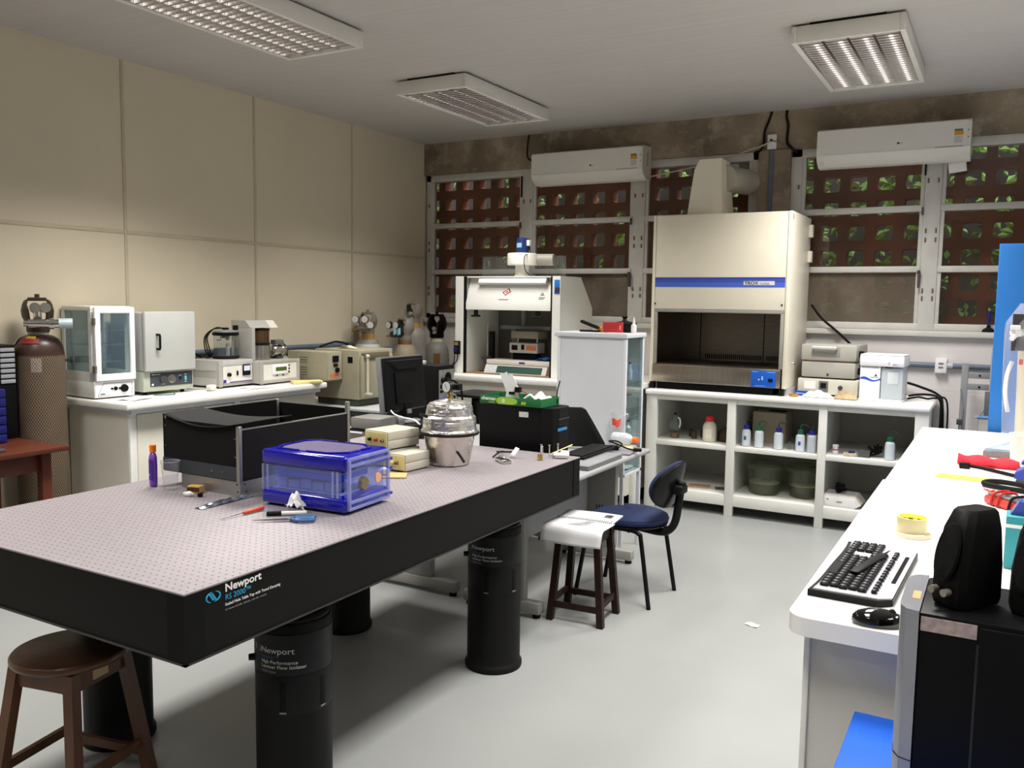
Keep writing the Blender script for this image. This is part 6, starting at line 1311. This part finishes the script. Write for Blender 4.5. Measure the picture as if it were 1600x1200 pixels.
# tape rolls
t = thing('packing_tape_roll','clear packing tape roll with a yellow and green core on the long white counter','tape',(-.222,3.005,RZ+.0125))
B().lathe([(.040,0),(.0475,.0),(.0475,.048),(.040,.048)],n=48,c0=False,c1=False).out('tape',mat('honey_tape',(196,184,140),.3,var=.05,coat=.4),t)
B().lathe([(.0395,.001),(.0395,.0475)],n=40,c0=False,c1=False).out('printed_core',mat('yellow_core',(206,190,30),.5,var=.2,scale=20),t,solid=.001)
for a,m in ((.9,RED),(2.2,mat('green_core_print',(60,120,60),.5)),(1.6,mat('green_core_print')),(2.9,RED)):
    B().grid(lambda u,v:(.0386*math.cos(a+.35*u),.0386*math.sin(a+.35*u),.012+.024*v),4,2).out('core_print',m,t)
tag(B().lathe([(.043,0),(.052,0),(.052,.0115),(.043,.0115),(.043,0)],n=48,c0=False,c1=False).out('masking_tape_roll',mat('cream_tape',(218,206,178),.6),loc=(-.216,2.995,RZ+.0005)),'thin cream masking tape ring underneath the clear packing tape roll','tape')
# loose things on the counter
tag(B().box(-.110,.110,-.055,.055,0,.0012).out('yellow_paper_strip',mat('fluorescent_yellow',(244,240,70),.7,var=0),loc=(-.112,4.155,RZ+.0005),rz=-4),'fluorescent yellow paper strip lying on the long white counter','paper')
t = thing('red_cloth_pouch','folded red cloth pouch on the long white counter, behind the yellow strip','cloth',(-.03,4.535,RZ+.001),-2)
B().grid(lambda u,v:(-.125+.25*u,-.05+.10*v,.004+.042*math.sin(PI*min(1,v*1.15))**.6*(1-.25*u)+.006*math.sin(u*14+v*6)),20,10).out('top_fold',mat('crimson_cloth',(196,30,48),.8,bump=.3),t,solid=.004)
B().box(-.12,.13,-.055,.05,0,.006,.002).out('lower_fold',mat('dark_crimson',(150,24,38),.8),t)
t = thing('power_cable','black power cable with a connector end lying before the red cloth pouch','cable',(0,0,RZ+.002))
B().mark().box(-.145,-.10,4.395,4.42,0,.026,.004).out('connector',BLACKP,t); B().tube([(-.10,4.408,.012),(-.06,4.40,.010),(0,4.36,.008),(.06,4.30,.008),(.14,4.22,.008)],.008,8,5).out('cable',RUB,t)
t = thing('white_cup','white plastic beaker with a blue inner edge at the right edge of the photo','cup',(.115,4.70,RZ+.001))
B().lathe([(.052,0),(.056,.004),(.064,.10),(.068,.135),(.070,.14),(.064,.14),(.060,.10),(.05,.006)],n=40,c1=True).out('cup_wall',mat('cream_white_plastic',(226,222,212),.4),t); B().grid(lambda u,v:((.0695)*math.cos(2.0+1.2*u),(.0695)*math.sin(2.0+1.2*u),.139+.004*v),8,1).out('blue_edge',mat('pale_blue_edge',(150,190,220),.4),t,solid=.002)
t = thing('slide_box','clear-lidded glass slide box beside the white beaker','box',(.0,4.86,RZ+.001),-4)
B().box(-.055,.09,-.05,.05,0,.03,.002).out('tray',mat('taupe_tray',(120,108,104),.5),t); MB = B().prism([(-.05,.031),(.085,.031),(.085,.075),(.07,.08)],-.045,.045,'y'); MB.out('open_lid',glass('bluish_clear',(205,225,238),.25,(190,205,215)),t)
t = thing('blue_instrument','small blue handheld instrument with a dark base at the right edge of the counter','instrument',(.14,4.16,RZ+.001),-5)
B().box(-.06,.08,-.06,.06,.0,.025,.006).out('base',mat('dark_grey_plastic'),t); MB = B().prism([(-.065,.025),(.08,.025),(.08,.085),(-.01,.085),(-.065,.05)],-.055,.055,'y'); MB.out('shell',mat('cobalt_plastic',(62,80,168),.35),t); B().box(-.045,.0,-.03,.03,.083,.097,.004).out('key_pad',mat('deep_cobalt',(40,56,150),.4),t)
t = thing('black_cable_loop','flat black cable folded in a loop on the counter, before the blue instrument','cable',(0,0,RZ+.001))
B().tube([(.30,3.95,.012),(.12,3.925,.012),(.03,3.95,.012),(-.03,3.99,.012),(-.035,4.03,.014),(.0,4.055,.016),(.05,4.05,.016),(.16,3.985,.018)],.011,8,5).out('cable',RUB,t)
t = thing('multimeter','red-cased handheld meter with wrapped test leads on the long white counter','meter',(.06,3.60,RZ+.001),-50)
B().box(-.105,.12,-.036,.036,0,.036,.012).out('case',mat('meter_red',(206,58,48),.45),t); B().box(-.09,.11,-.03,.03,.036,.044,.003).out('face',mat('mid_grey_plastic'),t)
for i in range(5): B().cyl((-.02+.03*i,0,.044),(-.02+.03*i,0,.052),.012,n=14).out('button',mat('grey_drawer'),t)
for x in (-.06,-.03,.03): B().tube([(x,-.04,.006),(x+.008,-.042,.03),(x+.012,-.03,.052),(x+.018,.02,.055),(x+.012,.042,.03)],.005,8,4).out('test_lead',mat('red_plastic') if x<0 else RUB,t)
b = B(); b.cyl((-.10,.02,.03),(-.19,.05,.028),.006,n=10).cyl((-.13,.03,.0295),(-.137,.032,.0295),.012,n=12).cyl((-.19,.05,.028),(-.215,.058,.027),.0035,n=8); b.out('probe',mat('meter_red'),t)
tag(B().box(-.06,.06,-.045,.045,0,.15,.003).out('teal_box',mat('teal_card',(54,150,160),.5,var=.02),loc=(.095,2.80,RZ+.001)),'teal card box standing on the counter between the two black speakers','box')
tb = [o for o in C.objects if o.name == 'teal_box'][0]
B().box(-.061,.061,-.0455,.0455,.118,.128).out('white_band',PAPER,tb); 
tag(B().prism([(-.03,0),(.03,0),(.02,.03),(-.01,.04)],-.02,.02,'y').out('blue_wedge',mat('cobalt_plastic'),loc=(.075,2.80,RZ+.152)),'small blue wedge lying on top of the teal card box','wedge')
# water barrel in a bag
t = thing('water_barrel','cream water barrel with a tap, covered by clear plastic, at the right edge','barrel',(.195,5.58,RZ+.001))
B().lathe([(.105,0),(.115,.01),(.12,.30),(.128,.62),(.12,.69),(.10,.71),(.06,.72)],n=48).out('barrel',mat('cream_barrel',(232,214,176),.4,var=.02),t)
B().cyl((-.10,-.085,.60),(-.155,-.14,.60),.024,n=16).cyl((-.13,-.12,.60),(-.16,-.17,.565),.013,n=12).box(-.17,-.12,-.155,-.115,.615,.64,.006).out('tap',mat('white_plastic'),t)
B().mark().box(-.16,-.085,-.115,-.11,.50,.70).out('dark_label',mat('dark_card',(54,48,50),.6),t); B().box(-.118,-.098,-.119,-.115,.425,.455).out('red_mark',mat('bright_red_cap'),t)
B().grid(lambda u,v:((.185+.012*math.sin(u*23+v*3))*math.cos(2*PI*u)*(1-.35*max(0,v-.85)/.15),(.185+.012*math.sin(u*23+v*3))*math.sin(2*PI*u)*(1-.35*max(0,v-.85)/.15),.004+.755*v),48,14).out('plastic_cover',glass('cover_film',(226,232,244),.16,(225,230,240)),t)
B().tube([(-.150,-.09,.44),(-.17,-.10,.36),(-.172,-.10,.26),(-.155,-.10,.16)],.011,8,5).out('hose',mat('white_plastic'),t)
# computer tower with speakers on a blue table
t = thing('blue_table','small table with a bright blue top under the near computer tower','table',(0,0,0))
B().box(-.245,.60,1.30,2.02,.715,.74,.004).out('tabletop',mat('table_blue',(18,92,208),.45,var=.02),t)
for x in (-.20,.55):
    for y in (1.36,1.95): B().box(x-.02,x+.02,y-.02,y+.02,0,.715,.002).out('leg',DGREY,t)
t = thing('computer_tower','black and silver computer tower in the right foreground carrying the speakers','computer',(.012,0,-.014))
B().box(-.108,.36,1.555,1.775,.756,1.158,.004).out('case',mat('satin_black_steel'),t)
MB = B(); pf = [(-.108,1.552),(-.128,1.558),(-.138,1.575),(-.141,1.60),(-.141,1.73),(-.138,1.757),(-.128,1.772),(-.108,1.778)]; MB.prism(pf,.756,1.16,'z'); fp = MB.out('silver_front',mat('silver_front',(168,170,178),.3,.6,var=.03),t)
B().box(-.125,-.112,1.62,1.665,1.16,1.1606).out('tan_sticker',mat('tan_sticker',(206,170,120),.6),fp)
b = B(); b.box(-.0,.0,0,0,0,0) if 0 else None; b.prism([(pf[i][0]*1.001-.0004,pf[i][1]-.0004) for i in range(8)],.898,.8995,'z'); b.out('seam',BLK,fp)
B().box(-.08,-.055,1.63,1.675,1.158,1.1588).out('hologram_sticker',mat('hologram_sticker',(120,124,132),.4,.3,var=.3,scale=120),t)
B().box(-.105,-.022,1.5535,1.555,1.128,1.152).out('serial_label',mat('pink_serial_label',(186,166,160),.6,var=.25,scale=90),t)
B().box(-.022,-.018,1.549,1.555,.85,1.12).out('side_panel_edge',mat('dark_steel_edge'),t)
B().box(-.018,.35,1.5485,1.555,.765,1.15,.002).out('raised_side_panel',mat('satin_black_steel'),t)
def speaker(label, loc, rz, knobs):
    t = thing('desktop_speaker',label,'speaker',loc,rz,'black desktop speakers')
    MB = B(); R = []
    for z,hw,d0,d1 in ((0,.031,-.052,.045),(.012,.033,-.055,.047),(.07,.0325,-.053,.047),(.13,.029,-.040,.044),(.158,.023,-.028,.042),(.163,.020,-.022,.038)):
        R.append(MB.ring([(-hw+.008,d0,z),(0,d0-.004,z),(hw-.008,d0,z),(hw,d0+.012,z),(hw,d1-.006,z),(hw-.006,d1,z),(-hw+.006,d1,z),(-hw,d1-.006,z),(-hw,d0+.012,z)]))
    MB.skin(R); MB.out('cabinet',mat('speaker_black',(15,15,16),.55),t,sm=30)
    MB = B().mark(); MB.lathe([(.001,.0),(.028,.0),(.031,-.003),(.031,-.005)],n=32,sq=1); MB.xf(Matrix.Diagonal((.72,1.7,1,1))); MB.rot('X',75); MB.mv(0,-.058,.092); MB.out('grille',mat('speaker_cloth',(20,20,21),.9,bump=.3,bscale=400),t)
    if knobs:
        for x in (-.014,.010): B().cyl((x,-.058,.026),(x,-.072,.026),.0065,n=16).out('knob',mat('bright_knob',(150,144,134),.3,.6),t)
    return t
speaker('black desktop speaker with two small knobs standing on the near computer tower',(-.030,1.648,1.1475),-36,True)
speaker('second black desktop speaker, cut by the right edge of the photo',(.080,1.668,1.1475),-25,False)

# stools
WDK = mat('dark_walnut_wood',(44,28,21),.42,var=.25,scale=3,stretch=(2,2,14)); WDS = mat('brown_seat_wood',(84,56,40),.32,var=.25,scale=2.5,stretch=(3,12,1))
t = thing('round_stool','brown wooden stool with a round seat under the near-left corner of the optical table','stool',(-2.585,1.66,0),12)
B().lathe([(.160,.478),(.172,.482),(.178,.490),(.178,.500),(.172,.508),(.160,.510),(.001,.510)],n=56).out('seat',WDS,t)
WL = mat('warm_leg_wood',(84,54,36),.45,var=.25,scale=4,stretch=(3,3,.6))
for sx in (-1,1):
    for sy in (-1,1):
        MB = B(); s = .018
        MB.skin([MB.ring([(sx*a+dx,sy*a+dy,z) for dx,dy in ((-s,-s),(s,-s),(s,s),(-s,s))]) for a,z in ((.165,0),(.108,.478))]); MB.out('leg',WL,t)
for sg in (-1,1):
    B().box(-.095,.095,sg*.108-.012,sg*.108+.012,.415,.476).out('apron',WL,t); B().box(sg*.108-.012,sg*.108+.012,-.095,.095,.415,.476).out('apron',WL,t)
    B().box(-.14,.14,sg*.150-.009,sg*.150+.009,.09,.12).out('stretcher',WL,t); B().box(sg*.150-.009,sg*.150+.009,-.14,.14,.13,.16).out('stretcher',WL,t)
B().box(.1205,.1215,-.035,.03,.43,.462).out('paper_tag',mat('aged_paper',(176,156,116),.8),t)
t = thing('square_stool','dark wooden stool with the open booklet on it, beside the blue chair','stool',(-1.848,4.05,0),4)
for sx in (-1,1):
    for sy in (-1,1):
        MB = B(); s = .017
        MB.skin([MB.ring([(sx*a+dx,sy*c+dy,z) for dx,dy in ((-s,-s),(s,-s),(s,s),(-s,s))]) for a,c,z in ((.140,.122,0),(.100,.092,.480))]); MB.out('leg',WDK,t)
B().box(-.125,.125,-.118,.118,.480,.503,.006).out('seat',WDK,t)
for sg in (-1,1):
    B().box(-.12,.12,sg*.116-.008,sg*.116+.008,.07,.10).out('stretcher',WDK,t); B().box(sg*.132-.008,sg*.132+.008,-.11,.11,.09,.12).out('stretcher',WDK,t)
    B().box(-.09,.09,sg*.095-.008,sg*.095+.008,.425,.479).out('apron',WDK,t); B().box(sg*.102-.008,sg*.102+.008,-.085,.085,.425,.479).out('apron',WDK,t)
# booklet
t = thing('spiral_booklet','open white spiral-bound booklet draped over the dark wooden stool','booklet',(-1.855,4.04,.505),6)
def page(u,v):       # v: 0 spiral .. 1 far/near edge
    return (-.155+.31*u,.02+.18*v,.006+.004*math.sin(u*3))
up = B().grid(page,10,8).out('upper_page',mat('printed_page',(206,206,208),.85,var=.03),t,solid=.008)
def lower(u,v):
    s = v*.235; y = .02-min(s,.145); d = max(0,s-.145)
    a = min(1,d/.03); return (-.16+.325*u-.02*v, y-.030*math.sin(a*PI/2)-.1*max(0,d-.03), .006-(.03*(1-math.cos(a*PI/2)))-.95*max(0,d-.03)+.003*math.sin(u*4+v*2))
B().grid(lower,12,20).out('lower_page',mat('printed_page'),t,solid=.003)
s = B()
for k in range(30): s.tube([(-.148+.0102*k+.0,.02+.008*math.cos(q),.010+.008*math.sin(q)) for q in [2*PI*i/8 for i in range(9)]],.0012,5)
s.out('spiral',mat('dark_wire',(60,60,62),.4,.6),t)
B().box(.03,.12,.10,.165,.0125,.0131).out('dark_photo',mat('printed_photo',(70,70,70),.7,var=.7,scale=45),t)
ln = B()
for k in range(11): ln.box(-.12,.09 if k%3 else .05,.008-.0105*k-.003,.008-.0105*k,.0095,.0099)
ln.out('printed_lines',mat('faint_print',(140,140,146),.8,var=0),t)
ln = B()
for k in range(7): ln.box(-.12,-.01,.06+.018*k,.063+.018*k,.0123,.0127)
ln.out('printed_lines',mat('faint_print'),t)
# chair
t = thing('office_chair','blue upholstered chair with black tubular legs beside the dark stool','chair',(-1.80,4.52,0),-2)
BU = mat('royal_blue_fabric',(12,28,64),.9,var=.12,scale=40,bump=.25,bscale=300)
MB = B(); rings = []
def seat_out(k,z):
    return [((.225*k)*math.cos(a)*(1-.06*math.sin(a)**2)+.01,(.215*k)*math.sin(a)*(1+.05*math.cos(2*a)),z+(.012 if math.cos(a)<-.5 else 0)*(-1)) for a in [2*PI*i/40 for i in range(40)]]
MB.skin([MB.ring(seat_out(k,z)) for k,z in ((.90,.430),(.98,.438),(1.0,.452),(.97,.468),(.88,.478),(.6,.484),(.2,.486))]); MB.out('seat',BU,t)
MB = B(); MB.skin([MB.ring(seat_out(k,z)) for k,z in ((.6,.415),(.94,.418),(.98,.430),(.9,.4305))]); MB.out('seat_pan',BLACKP,t)
TB = mat('black_tube',(16,16,17),.4)
for sy in (-1,1):
    B().tube([(-.225,sy*.195,.0),(-.17,sy*.185,.33),(-.155,sy*.18,.385),(-.12,sy*.17,.41),(.0,sy*.16,.413)],.0125,10,5).out('front_leg',TB,t)
    B().tube([(.0,sy*.16,.413),(.10,sy*.165,.413),(.145,sy*.172,.40),(.16,sy*.176,.36),(.22,sy*.19,.0)],.0125,10,5).out('rear_leg',TB,t)
for x in (-.10,.08): B().cyl((x,-.165,.408),(x,.165,.408),.011,n=12).out('cross_tube',TB,t)
B().tube([(.05,0,.395),(.18,0,.385),(.245,0,.40),(.285,0,.46),(.305,0,.60),(.318,0,.68)],[.022]*6,10,6).out('back_post',mat('ribbed_black',(18,18,19),.6,bump=.4,bscale=150),t)
B().box(.272,.335,-.05,.05,.615,.665,.012).out('back_bracket',BLACKP,t)
MB = B().mark()
def back_pt(k,off): return [(off+.045*(1-(math.cos(a)*k)**2*0)-.05*abs(math.cos(a)*k)**2, .20*k*math.cos(a)*(1-.10*math.sin(a)), .64+.135*k*math.sin(a)) for a in [2*PI*i/40 for i in range(40)]]
MB.skin([MB.ring(back_pt(k,o)) for k,o in ((.97,.0),(1.0,.008),(.97,.018),(.7,.022),(.2,.024))]); MB.rot('Y',16,(.02,0,.64)); MB.mv(.225,0,.03); MB.out('back_shell',mat('glossy_shell',(17,17,18),.3),t)
MB = B().mark(); MB.skin([MB.ring(back_pt(k,o)) for k,o in ((.2,-.034),(.7,-.032),(.93,-.024),(.985,-.010),(.97,-.001))]); MB.rot('Y',16,(.02,0,.64)); MB.mv(.225,0,.03); MB.out('backrest',BU,t)
# floor scrap
tag(B().grid(lambda u,v:(-.035+.07*u,-.022+.044*v,.001+.004*math.sin(u*5+v*3)**2),6,4).out('paper_scrap',PAPER,loc=(-1.045,4.39,.001),rz=-20,solid=.0008),'small white paper scrap lying alone on the grey floor','paper')
